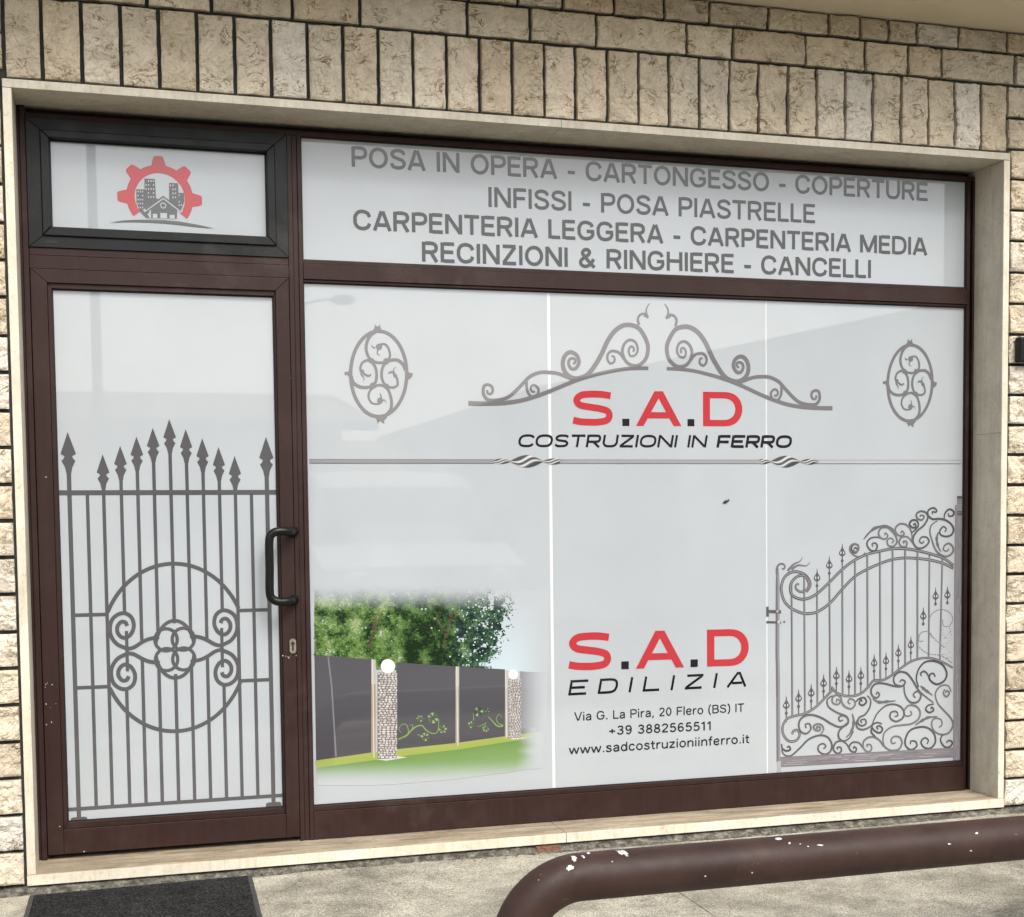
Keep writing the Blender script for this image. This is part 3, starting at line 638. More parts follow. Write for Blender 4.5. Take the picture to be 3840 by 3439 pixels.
fit_text('RECINZIONI & RINGHIERE - CANCELLI', (1582, 981), (3267, 1043), 75, M_text, T, .185)
T = thing('contact_lettering', 'three lines of dark address, phone and web text low on the middle film', 'sign')
fit_text('Via G. La Pira, 20 Flero (BS) IT', (2154, 2704), (2790, 2669), 33, M_dark, T, .15)
fit_text('+39 3882565511', (2282, 2757), (2669, 2738), 34, M_dark, T, .17)
fit_text('www.sadcostruzioniinferro.it', (2134, 2829), (2810, 2786), 34, M_dark, T, .165)

# wide geometric capitals, drawn as strokes in a box of height 1
GL = {
 'C': (1.25, [[(1.22,.74),(1.05,.88),(.7,.92),(.3,.86),(.1,.66),(.09,.36),(.28,.14),(.7,.08),(1.05,.12),(1.22,.26)]]),
 'O': (1.4, [[(.7,.92),(1.08,.87),(1.3,.68),(1.3,.32),(1.08,.13),(.7,.08),(.32,.13),(.1,.32),(.1,.68),(.32,.87),'c']]),
 'S': (1.2, [[(1.10,.80),(.9,.90),(.6,.92),(.28,.88),(.12,.73),(.24,.57),(.6,.51),(.95,.45),(1.09,.28),(.93,.12),(.6,.08),(.28,.10),(.08,.22)]]),
 'T': (1.15, ['|', [(0,.92),(1.15,.92)], [(.575,.84),(.575,0)]]),
 'R': (1.2, ['|', [(.08,0),(.08,1)], '~', [(.16,.92),(.8,.92),(1.04,.86),(1.1,.68),(1.04,.50),(.8,.44),(.16,.44)], '|', [(.62,.40),(1.13,0)]]),
 'U': (1.3, [[(.09,1),(.09,.6),(.09,.34),(.28,.13),(.65,.08),(1.02,.13),(1.21,.34),(1.21,.6),(1.21,1)]]),
 'Z': (1.2, ['|', [(.05,.92),(1.15,.92)], [(1.07,.86),(.12,.14)], [(.03,.08),(1.17,.08)]]),
 'I': (.18, ['|', [(.09,0),(.09,1)]]),
 'N': (1.3, ['|', [(.08,0),(.08,1)], [(.1,.95),(1.2,.05)], [(1.22,0),(1.22,1)]]),
 'F': (1.1, ['|', [(.08,0),(.08,1)], [(.16,.92),(1.1,.92)], [(.16,.46),(1.0,.46)]]),
 'E': (1.15, ['|', [(.08,0),(.08,1)], [(.16,.92),(1.15,.92)], [(.16,.5),(1.0,.5)], [(.16,.08),(1.15,.08)]]),
 'D': (1.25, ['|', [(.08,0),(.08,1)], '~', [(.16,.92),(.75,.92),(1.05,.83),(1.16,.62),(1.16,.38),(1.05,.17),(.75,.08),(.16,.08)]]),
 'L': (1.1, ['|', [(.08,0),(.08,1)], [(.16,.08),(1.1,.08)]]),
 'A': (1.35, ['|', [(.06,0),(.62,.97)], [(.73,.97),(1.29,0)], [(.33,.27),(1.02,.27)], [(.54,.93),(.81,.93)]]),
}
def wide_text(name, s, pl, pr, cap_px, parent, gap=.2, space=.62, wt=.155, shear=.18, heavy=None):
    a, b = U(*pl), U(*pr); h = U(pl[0], pl[1]-cap_px)[1]-a[1]
    tot = sum((GL[ch][0] if ch != ' ' else space) for ch in s)+gap*(len(s)-1)+shear
    sx = (b[0]-a[0])/tot; dz = (b[1]-a[1])/tot; m = MB(); x = 0.0
    base = G-.0007
    for i, ch in enumerate(s):
        m = MB()
        if ch != ' ':
            wd, st_ = GL[ch]; smooth = True; w_ = (wt if not heavy or i < heavy else wt*1.22)*h
            for k, q in enumerate(st_):
                if q == '|': smooth = False; continue
                if q == '~': smooth = True; continue
                cl = q[-1] == 'c'; qq = q[:-1] if cl else q
                P_ = [(a[0]+(x+u+shear*v)*sx, a[1]+v*h+dz*(x+u)) for u, v in qq]
                ribbon(m, P_, w_, base-(k % 6)*.00005, smooth, cl)
            x += wd; m.build(name, M_dark, parent)
        else: x += space
        x += gap
def sad(parent, ox, oz, sx, sz, dz):
    P = lambda u, v: (ox+u*sx, oz+v*sz+dz*u)
    S_ = [(1.05,.855),(.8,.893),(.5,.897),(.24,.86),(.115,.72),(.22,.585),(.5,.53),(.75,.49),(.96,.42),(1.015,.285),(.93,.155),(.68,.105),(.4,.105),(.2,.12),(.02,.16)]
    m = MB(); ribbon(m, [P(*q) for q in S_], .195*sz); m.build('letter', M_red, parent)
    m = MB(); y = lvl(); o = 1.75
    for pg in ([(0,0),(.52,1),(.76,1),(.64,.80),(.33,.22),(.21,0)], [(1.28,0),(1.06,0),(.94,.22),(.64,.80),(.76,1)], [(.33,.22),(.94,.22),(.85,.4),(.43,.4)]):
        m.poly([P(o+a, b) for a, b in pg], y); y -= .00006
    m.build('letter', M_red, parent)
    m = MB(); o = 3.65; n = 16
    out = [(0,0),(.62,0)]+[(.62+.52*math.sin(t)**.85, .5-.5*math.cos(t)) for t in [math.pi*k/n for k in range(1, n)]]+[(.62,1),(0,1)]
    inn = [(.20,.185),(.6,.185)]+[(.6+.335*math.sin(t)**.85, .5-.315*math.cos(t)) for t in [math.pi*k/n for k in range(1, n)]]+[(.6,.815),(.20,.815)]
    y = lvl(); V = [(*P(o+a, b),) for a, b in out+inn]; k = len(out)
    m.add([(a, y, b) for a, b in V], [(i, (i+1) % k, k+(i+1) % k, k+i) for i in range(k)]); m.build('letter', M_red, parent)
    for o in (1.37, 3.205):
        m = MB(); m.poly([P(o, 0), P(o+.195, 0), P(o+.195, .205), P(o, .205)], lvl()); m.build('dot', M_dark, parent)
T = thing('company_lettering', 'red S.A.D above italic black COSTRUZIONI IN FERRO, under the grey scroll crest', 'sign')
v4 = view(1700, 1080, .7382)
(l0, z0), (l1, z1_), (_, zt) = v4([(605, 700), (1468, 703), (605, 520)])
sad(T, l0, z0, (l1-l0)/4.79, zt-z0, (z1_-z0)/4.79)
pl, pr = (1700+327*.7382, 1080+808*.7382), (1700+1722*.7382, 1080+811*.7382)
wide_text('subtitle_letter', 'COSTRUZIONI IN FERRO', pl, pr, 47.5, T, gap=.19, wt=.19, heavy=15)
T = thing('company_lettering', 'red S.A.D above widely spaced black EDILIZIA, just over the address lines', 'sign')
v7 = view(2100, 2300, .38386)
(l0, z0), (l1, z1_), (_, zt) = v7([(80, 562), (1843, 508), (80, 190)])
sad(T, l0, z0, (l1-l0)/4.79, zt-z0, (z1_-z0)/4.79)
wide_text('subtitle_letter', 'EDILIZIA', (2100+78*.38386, 2300+803*.38386), (2100+1843*.38386, 2300+712*.38386), 57, T, gap=.76, wt=.165)

# emblem: gear round a small town
T = thing('gear_emblem', 'red half gear around grey buildings and a house on the pane over the door', 'emblem')
v8 = view(150, 480, .46752)
c0 = v8([(962, 560)])[0]; ri = c0[0]-v8([(760, 560)])[0][0]; ro = v8([(962, 296)])[0][1]-c0[1]; tip = v8([(962, 226)])[0][1]-c0[1]
m = MB(); a0_, a1_ = R(-37), R(217); n = 60; y = lvl()
V = [(c0[0]+r_*math.cos(a0_+(a1_-a0_)*k/n), y, c0[1]+r_*math.sin(a0_+(a1_-a0_)*k/n)) for r_ in (ri, ro) for k in range(n+1)]
m.add(V, [(k, k+1, n+2+k, n+1+k) for k in range(n)]); y = lvl()
for ang in (-1, 47, 91, 136, 181):
    t = R(ang); e = Vector((math.cos(t), math.sin(t))); q = Vector((-e.y, e.x)); cc = Vector(c0)
    pg = [cc+e*(ro-.004)+q*.024, cc+e*(tip-.008)+q*.0175, cc+e*(tip-.002)+q*.015, cc+e*tip+q*.010, cc+e*tip-q*.010, cc+e*(tip-.002)-q*.015, cc+e*(tip-.008)-q*.0175, cc+e*(ro-.004)-q*.024]
    m.poly([tuple(k) for k in pg], y)
m.build('gear', M_red, T)
m = MB(); y = lvl()
m.poly(v8([(772,492),(838,494),(838,406),(922,410),(930,562),(985,590),(860,690),(880,722),(850,722),(800,670),(774,600)]), y)
m.poly(v8([(1035,440),(1108,445),(1110,520),(1155,522),(1158,590),(1135,650),(1036,580)]), y-.00005); m.build('tower_block', M_grey, T)
m = MB(); y = lvl()-.0009
for x0, x1, y0, y1, sx, sy in ((782,834,505,640,18,32), (846,918,420,560,20,32), (1042,1104,455,560,20,32), (1112,1152,535,620,17,26)):
    yy = y0
    while yy < y1:
        xx = x0
        while xx < x1-8:
            if rng.random() < .8: m.poly(v8([(xx,yy),(xx+9,yy),(xx+9,yy+13),(xx,yy+13)]), y)
            xx += sx
        yy += sy
m.build('tower_windows', M_film, T)
m = MB(); m.poly(v8([(885,650),(988,575),(1100,655),(1098,728),(888,722)]), G-.0017); m.build('house', M_grey, T)
m = MB(); ribbon(m, v8([(832,668),(988,560),(1140,672)]), .010, G-.0021, False); ribbon(m, v8([(884,660),(884,724)]), .005, G-.00215, False)
for x0, x1, y0, y1 in ((905,940,690,726), (965,1019,683,728), (1040,1080,698,730)): m.poly(v8([(x0,y0),(x1,y0),(x1,y1),(x0,y1)]), G-.0021)
cc = v8([(988,623)])[0]; ribbon(m, [(cc[0]+.0085*math.cos(k*math.pi/8), cc[1]+.0085*math.sin(k*math.pi/8)) for k in range(16)], .003, G-.0021, True, True); m.build('house_openings', M_film, T)
m = MB(); ribbon(m, v8([(845,655),(988,552),(1132,660)]), .006, G-.0025, False); m.build('roof_line', M_grey, T)
m = MB(); top = v8([(560,760),(660,744),(760,737),(880,736),(1000,740),(1110,750),(1200,765),(1300,784),(1390,805)]); bot = v8([(1390,806),(1300,798),(1200,788),(1110,776),(1000,766),(880,758),(760,754),(660,755),(560,761)])
m.add([(a, G-.0027, b) for a, b in top+bot], [(k, k+1, 16-k, 17-k) for k in range(8)]); m.build('hill_line', M_grey, T)

# spear topped gate printed on the door
T = thing('spear_gate_print', 'grey printed gate with spear tips and a ring of scrolls covering the door glass', 'print')
v2 = view(180, 1500, .47244); v3 = view(180, 2050, .60453)
bx = [q[0] for q in v2([(x, 800) for x in (172,320,445,592,722,852,985,1112,1240,1367,1490,1617,1740)])]
x0, x12 = bx[0], bx[-1]; bx = [(x0+(x12-x0)*k/12)*.5+bx[k]*.5 if k not in (0, 12) else bx[k] for k in range(13)]
BW = .0115
trz = v2([(985, 734)])[0][1]; brz = v3([(805, 1585)])[0][1]
sl_ = lambda x: (x-bx[6])
def bar(mb, x, za, zb, w_=BW): ribbon(mb, [(x, za), (x, zb)], w_, None, False)
tips = [260,432,365,292,222,152,230,302,372,443,288]
tipx = [0,2,3,4,5,6,7,8,9,10,12]
def spear(x, zt, s):
    sh = [(0,0),(.021,-.062),(.010,-.069),(.013,-.076),(.019,-.082),(.010,-.100),(.0065,-.118)]
    r_ = [(x+a*s, zt+b*s) for a, b in sh]; l_ = [(x-a*s, zt+b*s) for a, b in sh]
    y = lvl(); mm = MB(); mm.add([(a, y, b) for a, b in r_+l_], [(0, 1, 8)]+[(k, k+1, k+8, k+7) for k in range(1, 6)]); return mm
FOOT = {0: v3([(182, 1690)])[0][1], 12: v3([(1392, 1597)])[0][1]}
m = MB()
zc = v3([(785, 625)])[0][1]; rzv = (v3([(785, 105)])[0][1]-v3([(785, 1145)])[0][1])/2; zc = (v3([(785, 105)])[0][1]+v3([(785, 1145)])[0][1])/2
rxv = (bx[10]-bx[2])/2/.895
def ring_z(x): return rzv*math.sqrt(max(0, 1-((x-bx[6])/rxv)**2))
ey = v3([(690, 637)])[0][1]
def v3z(yv): return v3([(785, yv)])[0][1]
topz = {3: v3z(412), 4: v3z(578), 5: v3z(520), 6: v3z(475), 7: v3z(520), 8: v3z(578), 9: v3z(412)}
botz = {3: v3z(868), 4: v3z(695), 5: v3z(748), 6: v3z(790), 7: v3z(748), 8: v3z(695), 9: v3z(868)}
for k in range(13):
    hi = trz
    if k in tipx:
        ztip = v2([(v2 and (bx[k]-0)*0+985, tips[tipx.index(k)])])[0][1]
        s = 1.18 if k in (0, 12) else 1.0
        sp = spear(bx[k], ztip, s); sp.build('spear_tip', M_grey, T); hi = ztip-.112*s
    lo = brz
    if k in (0, 12): lo = FOOT[k]
    wb = BW*1.25 if k in (0, 12) else BW
    if k in topz: bar(m, bx[k], hi, topz[k], wb); bar(m, bx[k], botz[k], lo, wb)
    else: bar(m, bx[k], hi, lo, wb)
m.build('bars', M_grey, T)
m = MB(); ribbon(m, [(.099, trz+.001), (.833, trz-.001)], .0165, None, False); m.build('rail', M_grey, T)
m = MB(); ribbon(m, [(.099, brz), (.833, brz)], .0125, None, False); m.build('rail', M_grey, T)
for yv in (422, 872):
    for a, b in ((0, 2), (10, 12)): z = v3z(yv-14 if yv == 422 else yv-22); m = MB(); ribbon(m, [(bx[a], z), (bx[b], z)], .0125, None, False); m.build('rail', M_grey, T)
for x, z in ((bx[0], FOOT[0]), (bx[12], FOOT[12])):
    m = MB(); m.poly([(x-.028, z-.007), (x-.026, z+.004), (x-.018, z+.007), (x+.018, z+.007), (x+.026, z+.004), (x+.028, z-.007), (x+.024, z-.010), (x-.024, z-.010)], lvl()); m.build('foot', M_grey, T)
aa = math.acos(.895)
for s in (1, -1):
    m = MB(); ribbon(m, [(bx[6]+rxv*math.cos(t), zc+s*rzv*math.sin(t)) for t in [aa+(math.pi-2*aa)*k/40 for k in range(41)]], .0135, None, False); m.build('ring_arc', M_grey, T)
m = MB(); xm = bx[6]; K = .60453
ul = v3([(490,632),(430,605),(392,555),(385,500),(400,450),(440,418),(485,415),(522,445),(532,500),(508,550),(468,565),(436,540),(430,500),(452,468),(480,470),(492,492)])
cx6 = v3([(788, 637)])[0]
scr = [(a-cx6[0], b-cx6[1]) for a, b in ul]
for sx in (1, -1):
    for sz in (1, -1):
        ribbon(m, [(xm+a*sx*1.0, cx6[1]+b*sz) for a, b in scr], .0135)
eye = [(a-cx6[0], b-cx6[1]) for a, b in v3([(478,636),(530,626),(585,592),(630,572),(690,560)])]
for sx in (1, -1):
    for sz in (1, -1): ribbon(m, [(xm+a*sx, cx6[1]+b*sz) for a, b in eye], .0135)
    ribbon(m, [(xm+sx*scr[0][0], cx6[1]+scr[8][1]-.012), (xm+sx*scr[0][0], cx6[1]-scr[8][1]+.012)], .011, None, False)
dx = .029; dzz = .0345
for sx in (1, -1):
    for sz in (1, -1):
        ribbon(m, [(xm+sx*dx+.0375*math.cos(k*math.pi/12), cx6[1]+sz*dzz+.0385*math.sin(k*math.pi/12)) for k in range(24)], .0115, None, True, True)
    ribbon(m, [(xm+.066*math.cos(t), cx6[1]+sx*.100*math.sin(t)) for t in [R(12)+R(156)*k/20 for k in range(21)]], .0125, None, False)
m.build('scrolls', M_grey, T)

# oval scroll medallions
v5 = view(1240, 1180, .24177)
T1 = thing('oval_medallion', 'grey printed oval of scrolls beside the mullion, left of the crest', 'print', 'oval scroll prints')
m = MB(); ribbon(m, v5([(745+435*math.cos(t), 918-662*math.sin(t)) for t in [2*math.pi*k/40 for k in range(40)]]), .0125, None, True, True, n=3); m.build('ring', M_lgrey, T1)
m = MB(); wv = .0105
for q in ([(700,262),(620,320),(565,420),(550,540),(585,650),(650,715),(740,745),(850,730),(915,660),(910,560),(870,480),(820,455),(760,465),(720,490)], [(690,515),(650,505),(635,470)], [(735,540),(722,600),(765,632)],
          [(1160,860),(1120,770),(1050,710),(980,700),(900,720),(820,790),(790,900),(805,1020),(860,1100),(950,1130),(1030,1100),(1038,1030),(1010,950),(950,890),(895,910)], [(1005,950),(975,860),(1012,810)],
          [(320,960),(350,1050),(430,1110),(530,1130),(640,1105),(700,1030),(712,920),(690,810),(630,725),(560,708),(485,755),(460,840),(485,890),(540,930),(590,950),(625,925)], [(480,890),(475,930),(520,990),(505,1030)],
          [(860,1560),(925,1480),(945,1380),(925,1250),(870,1140),(760,1092),(660,1130),(600,1200),(590,1290),(640,1370),(720,1387),(780,1370)], [(790,1300),(775,1240),(758,1215)], [(810,1330),(835,1325),(865,1370)]):
    L_ = len(q); ribbon(m, v5(q), (lambda t: wv*1.15*(1-.45*t)) if L_ > 5 else (lambda t: .006*(1-.7*t)))
for q, r_ in (((750,500),.0115), ((765,1335),.011), ((1000,945),.007), ((490,880),.007), ((632,715),.010), ((862,722),.011), ((655,1100),.011), ((865,1112),.010)): disc(m, v5([q])[0], r_)
m.build('scrolls', M_lgrey, T1)
m = MB()
for q in ([(688,140),(702,180),(748,180),(762,140),(775,210),(800,250),(650,255),(678,205)], [(690,1580),(880,1585),(825,1650),(835,1690),(800,1675),(780,1655),(745,1655),(735,1695),(720,1645)], [(212,890),(265,885),(300,850),(300,1000),(260,932),(218,938)], [(1185,860),(1220,900),(1275,910),(1262,965),(1222,1000),(1185,1010)]):
    m = MB(); m.poly(v5(q)[::-1], lvl()); m.build('finial', M_lgrey, T1)
def copy_tree(o, dx, dz, label):
    c = o.copy(); C.objects.link(c); c.location = (o.location.x+dx, o.location.y, o.location.z+dz); c['label'] = label
    for ch in list(o.children):
        k = ch.copy(); C.objects.link(k); k.parent = c
    return c
a, b = U(1420, 1402), U(3412, 1436)
copy_tree(T1, b[0]-a[0], b[1]-a[1], 'grey printed oval of scrolls near the right jamb, above the curly gate print')

# scroll crest, two mirrored halves
v6 = view(1750, 1100, .35925)
half = [([(18,1148),(120,1150),(240,1150),(400,1143),(560,1120),(720,1075),(870,1020),(1050,945),(1200,890),(1400,835),(1600,795),(1750,782),(1895,782)], lambda t: .0165-.004*t),
 ([(212,1010),(222,1048),(255,1048),(272,1015),(262,975),(225,955),(185,965),(172,1010),(180,1065),(225,1112),(320,1115),(420,1090),(500,1030),(580,950),(660,870),(760,828),(860,825),(960,840),(1060,880),(1140,912)], lambda t: .0085+.005*min(1, t*2)),
 ([(625,920),(628,1000),(655,1060),(700,1085),(740,1050),(748,1000),(715,962),(680,965),(668,1000),(690,1030),(712,1022)], lambda t: .011-.003*t),
 ([(1110,740),(1135,715),(1125,685),(1095,680),(1068,700),(1065,745),(1095,788),(1140,782),(1172,720),(1150,650),(1090,615),(1035,640),(1005,710),(1012,790),(1050,850),(1120,888),(1190,882),(1260,850),(1320,780),(1400,650),(1470,500),(1540,400),(1620,342),(1700,330),(1790,360),(1850,440),(1890,540),(1885,640),(1850,710),(1780,755),(1700,742),(1650,690),(1625,610),(1645,530),(1700,487),(1760,510),(1785,580),(1765,640),(1712,655),(1690,600),(1715,555),(1745,575),(1738,612)], lambda t: .009+.009*math.sin(math.pi*min(1, t*1.15))**1.2 if t < .87 else .0085),
 ([(1730,755),(1690,735),(1640,680),(1590,620),(1520,602),(1475,635),(1470,690),(1500,732),(1540,712),(1540,668),(1512,652)], lambda t: .012-.004*t),
 ([(1800,330),(1786,275),(1805,230),(1850,213),(1885,240)], lambda t: .010-.002*t), ([(1888,240),(1873,190),(1885,140),(1912,105)], lambda t: .008-.005*t)]
H1 = [(v6(q), f_) for q, f_ in half]; blob = v6([(1845,208),(1905,240),(1893,264),(1848,240)])
xax = (U(2434, 1380)[0]+U(2497, 1380)[0])/2
for mir, lab in ((0, 'left half of the grey scroll crest, sweeping down towards the oval print by the mullion'), (1, 'right half of the grey scroll crest, sweeping down towards the right oval')):
    T = thing('scroll_crest', lab, 'print', 'mirrored halves of the scroll crest'); fx = (lambda q: (2*xax-q[0], q[1])) if mir else (lambda q: q)
    for k, (q, f_) in enumerate(H1):
        m = MB(); ribbon(m, [fx(a) for a in q], f_)
        if k == 5: m.poly([fx(a) for a in (blob if not mir else blob[::-1])], lvl())
        m.build('base_bar' if k == 0 else ('finial' if k > 4 else 'scroll'), M_lgrey, T)

# horizontal divider with twisted knots
T = thing('twisted_bar_print', 'long thin grey bar with two twisted knots printed across the window', 'print')
za, zb = U(1300, 1733)[1], U(3500, 1729)[1]; zm = (za+zb)/2
m = MB(); y = lvl()
k1, k2 = U(1975, 1735)[0], U(2945, 1729)[0]; hb = .0070
SH = lambda t: tuple(.26+(.5-.26)*t for _ in range(3))
for a, b, col, edge in ((.945, k1-.125, (.24, .25, .255), (.15, .15, .16)), (k1+.13, k2-.105, (.29, .30, .305), (.17, .17, .18)), (k2+.13, 3.604, (.40, .415, .425), (.2, .2, .21))):
    m.rect(a, b, zm-hb, zm+hb, y, col); m.rect(a, b, zm-hb-.0012, zm-hb+.0012, y-.0001, edge); m.rect(a, b, zm+hb-.0012, zm+hb+.0004, y-.0001, edge)
    m.rect(a, b, zm-hb+.004, zm-hb+.0055, y-.0001, tuple(min(.75, q*1.25) for q in col))
m.build('bar', M_colink, T)
for kc in (k1, k2):
    m = MB(); y = lvl()
    for cx_, hw, hh in ((-.098, .040, .0105), (0, .066, .0235), (.105, .045, .0115)):
        n = 24; ns = 12
        for s in range(ns):
            col = [(.06,)*3, (.12,)*3, (.3,)*3, (.62,)*3, (.4,)*3, (.10,)*3, (.05,)*3, (.2,)*3, (.5,)*3, (.66,)*3, (.25,)*3, (.08,)*3][s]
            V = []
            for e in (s/ns, (s+1)/ns):
                for k in range(n+1):
                    u = -1+2*k/n; env = hh*(1-abs(u)**1.7); ph = (e*2-1)+.75*math.sin(u*2.2)
                    V.append((kc+cx_+u*hw, y, zm+env*(-1 if e == 0 else 1 if e == 1 else max(-1, min(1, ph)))))
            m.add(V, [(k, k+1, n+2+k, n+1+k) for k in range(n)], col); y -= .00003
    m.build('twisted_knot', M_colink, T)

# photographic print of a wrought iron driveway gate
GA, GB = view(2850, 1840, .3937), view(2850, 2380, .3937)
T = thing('scrolled_gate_print', 'purple grey printed driveway gate of bars and dense scrolls at the window right end', 'print')
INK = [(.105,.102,.106), (.150,.145,.150), (.080,.078,.082)]
def gcol(): return rng.choice(INK)
def bevel_ribbon(mb, pts, wd, cl=False):        # printed bar: dark edges, paler middle
    wf = wd if callable(wd) else (lambda t: wd)
    y = lvl(); ribbon(mb, pts, wf, y, True, cl, (.075,.073,.077))
    ribbon(mb, pts, lambda t: wf(t)*.42, y-.0004, True, cl, (.235,.228,.238))
m = MB()
ribbon(m, GA([(167,740),(167,900),(165,1524)])+GB([(168,300),(172,700),(175,1215)]), lambda t: .008+.0085*min(1, t*5), None, True, False, (.15,.14,.155))
ribbon(m, GA([(172,760),(174,1000),(172,1524)])+GB([(176,300),(180,700),(183,1205)]), .005, None, True, False, (.28,.27,.295))
ribbon(m, GA([(160,800),(160,740),(180,705),(212,697),(236,718),(228,745),(206,742)]), lambda t: .010-.004*t, None, True, False, (.15,.14,.155))
m.rect(GB([(162,0)])[0][0], GB([(200,0)])[0][0], GB([(180,1318)])[0][1], GB([(180,1205)])[0][1], lvl(), (.36,.35,.375))
m.build('hinge_post', M_colink, T)
m = MB(); px0, px1 = GA([(1850,900)])[0][0], GA([(1928,900)])[0][0]; zt, zb = GA([(1890,135)])[0][1], GB([(1885,1228)])[0][1]
m.rect(px0, px1, zb, zt, lvl(), (.24,.228,.245)); y = lvl()-.0008
m.rect(px0, px0+.003, zb, zt, y, (.2,.19,.21)); m.rect(px0+.0075, px0+.009, zb, zt, y, (.25,.24,.26)); m.rect(px1-.002, px1, zb, zt, y, (.24,.23,.25))
for k in range(46):
    z = rng.uniform(zb+.02, zt-.03); x = rng.uniform(px0+.010, px1-.010); h = rng.uniform(.008, .05)
    c_ = rng.uniform(.17, .38); m.rect(x, x+rng.uniform(.0012, .004), z, min(zt, z+h), y-k*.00001, (c_, c_*.97, c_*1.03))
m.rect(px0+.009, px1-.002, zt+.0005, GA([(1890,50)])[0][1], lvl(), (.22,.21,.225)); 
for a, b in ((52, 74), (196, 206), (216, 232)): m.rect(px0+.0095, px1-.0022, GA([(1890,b)])[0][1], GA([(1890,a)])[0][1], y-.001, (.09,.085,.095))
m.build('latch_post', M_colink, T)
m = MB()
for yy in (1150, 1252):
    a, b = GA([(62, yy), (200, yy+5)]); ribbon(m, [a, b], .013 if yy == 1150 else .009, None, False, False, (.10,.095,.105))
a, b = GA([(70,1105),(72,1200)]); ribbon(m, [a, b], .011, None, False, False, (.10,.095,.105)); disc(m, GA([(230,1250)])[0], .0045, None, (.14,.13,.15)); disc(m, GA([(178,1252)])[0], .006, None, (.5,.48,.5)); disc(m, GA([(165,1150)])[0], .005, None, (.4,.39,.41))
m.build('hinge', M_colink, T)
# chains of rails
r1 = GA([(372,890),(345,895),(340,930),(385,962),(440,945),(465,890),(430,815),(365,812),(305,865),(288,930),(303,990),(362,1026),(440,1030),(540,982),(660,872),(780,752),(900,662),(1020,606),(1140,576),(1260,552),(1380,552),(1500,571),(1620,600),(1740,640),(1842,712)])
r2 = GA([(440,965),(478,900),(455,830),(400,785),(330,772),(265,795),(220,850),(202,940),(230,1050),(300,1122),(400,1166),(470,1170),(550,1152),(660,1076),(780,942),(900,820),(1020,750),(1140,696),(1260,656),(1380,641),(1500,646),(1620,661),(1740,692),(1842,742)])
m = MB(); bevel_ribbon(m, r1, lambda t: .0075+.004*min(1, t*3)); bevel_ribbon(m, r2, .0118)
for q, w0 in (([(262,765),(320,702),(380,672),(405,628)], .0105), ([(298,752),(360,712),(440,716),(476,678)], .0105)): ribbon(m, GA(q), lambda t: w0*(1.1-t*.95), None, True, False, (.16,.15,.165))
m.build('curved_rails', M_colink, T)
low = GB([(305,948),(322,915),(358,912),(376,960),(340,1010),(272,1012),(222,950),(216,870),(260,800),(340,772),(430,750),(530,690),(620,600),(690,528)])
cup = GB([(676,498),(740,560),(850,586),(950,566),(1030,500),(1080,440),(1170,432),(1250,390),(1340,320),(1430,260),(1530,226),(1640,226),(1740,262),(1836,316)])
m = MB(); bevel_ribbon(m, low, .0105); bevel_ribbon(m, cup, lambda t: .0105-.004*max(0, t-.6))
m.build('lower_rail', M_colink, T)
def zat(chain, x, top=True):
    best = None
    for a, b in zip(chain, chain[1:]):
        if (a[0]-x)*(b[0]-x) <= 0 and a[0] != b[0]:
            z = a[1]+(b[1]-a[1])*(x-a[0])/(b[0]-a[0])
            if best is None or (z < best if not top else z > best): best = z
    return best
r1c, r2c, lowc, cupc = catmull(r1), catmull(r2), catmull(low), catmull(cup)
m = MB()
for xa, xbm, ytop in ((300,308,None),(420,428,None),(543,547,None),(660,668,None),(783,787,None),(903,906,None),(1020,1026,None),(1140,1146,None),(1260,1262,None),(1380,1382,None),(1497,1498,None),(1612,1605,None),(1735,1712,None)):
    xt = GA([(xa, 900)])[0][0]; xl_ = GB([(xbm, 300)])[0][0]
    z1 = zat(r1c, xt); z0_ = zat(lowc, xl_) or zat(cupc, xl_)
    if xbm > 690: z0_ = zat(cupc, xl_)
    if z1 is None or z0_ is None: continue
    y = lvl(); ribbon(m, [(xt, z1), (xl_, z0_)], .0082, y, False, False, (.115,.112,.118)); ribbon(m, [(xt+.0012, z1), (xl_+.0012, z0_)], .0028, y-.0004, False, False, (.25,.245,.255))
m.build('bars', M_colink, T)
def finial(fr, x, yt, foot, s=1.0):
    c = fr([(x, yt)])[0]; k = .3937/900*s
    mm = MB(); y = lvl()
    bulb = [(0,0),(4,18),(6,40),(18,62),(32,82),(34,98),(24,112),(6,122),(5,145),(14,156),(14,166),(6,176),(5,foot)]
    pr_ = [(c[0]+a*k, c[1]-b*k) for a, b in bulb]; pl_ = [(c[0]-a*k, c[1]-b*k) for a, b in bulb]
    V = [(a, y, b) for a, b in pr_+pl_]; n = len(bulb)
    mm.add(V, [(0, 1, n+1)]+[(i, i+1, n+i+1, n+i) for i in range(1, n-1)], (.095,.092,.098))
    for dxk in (-15, 13): disc(mm, (c[0]+dxk*k, c[1]-88*k), 7*k, y-.0004, (.5,.49,.51), 10, 14*k)
    return mm.build('finial', M_colink, T)
for x, yt in ((543,738),(660,618),(783,500)): finial(GA, x, yt, 240)
for x, yt, s in ((1672,915,1),(1785,905,1),(1555,1105,1)): finial(GA, x, yt, 178, s)
for x, yt in ((250,580),(367,515),(487,465),(605,372),(727,300),(847,330),(960,300),(1087,180),(1200,160),(1318,85),(1437,8)): finial(GB, x, yt, 245)
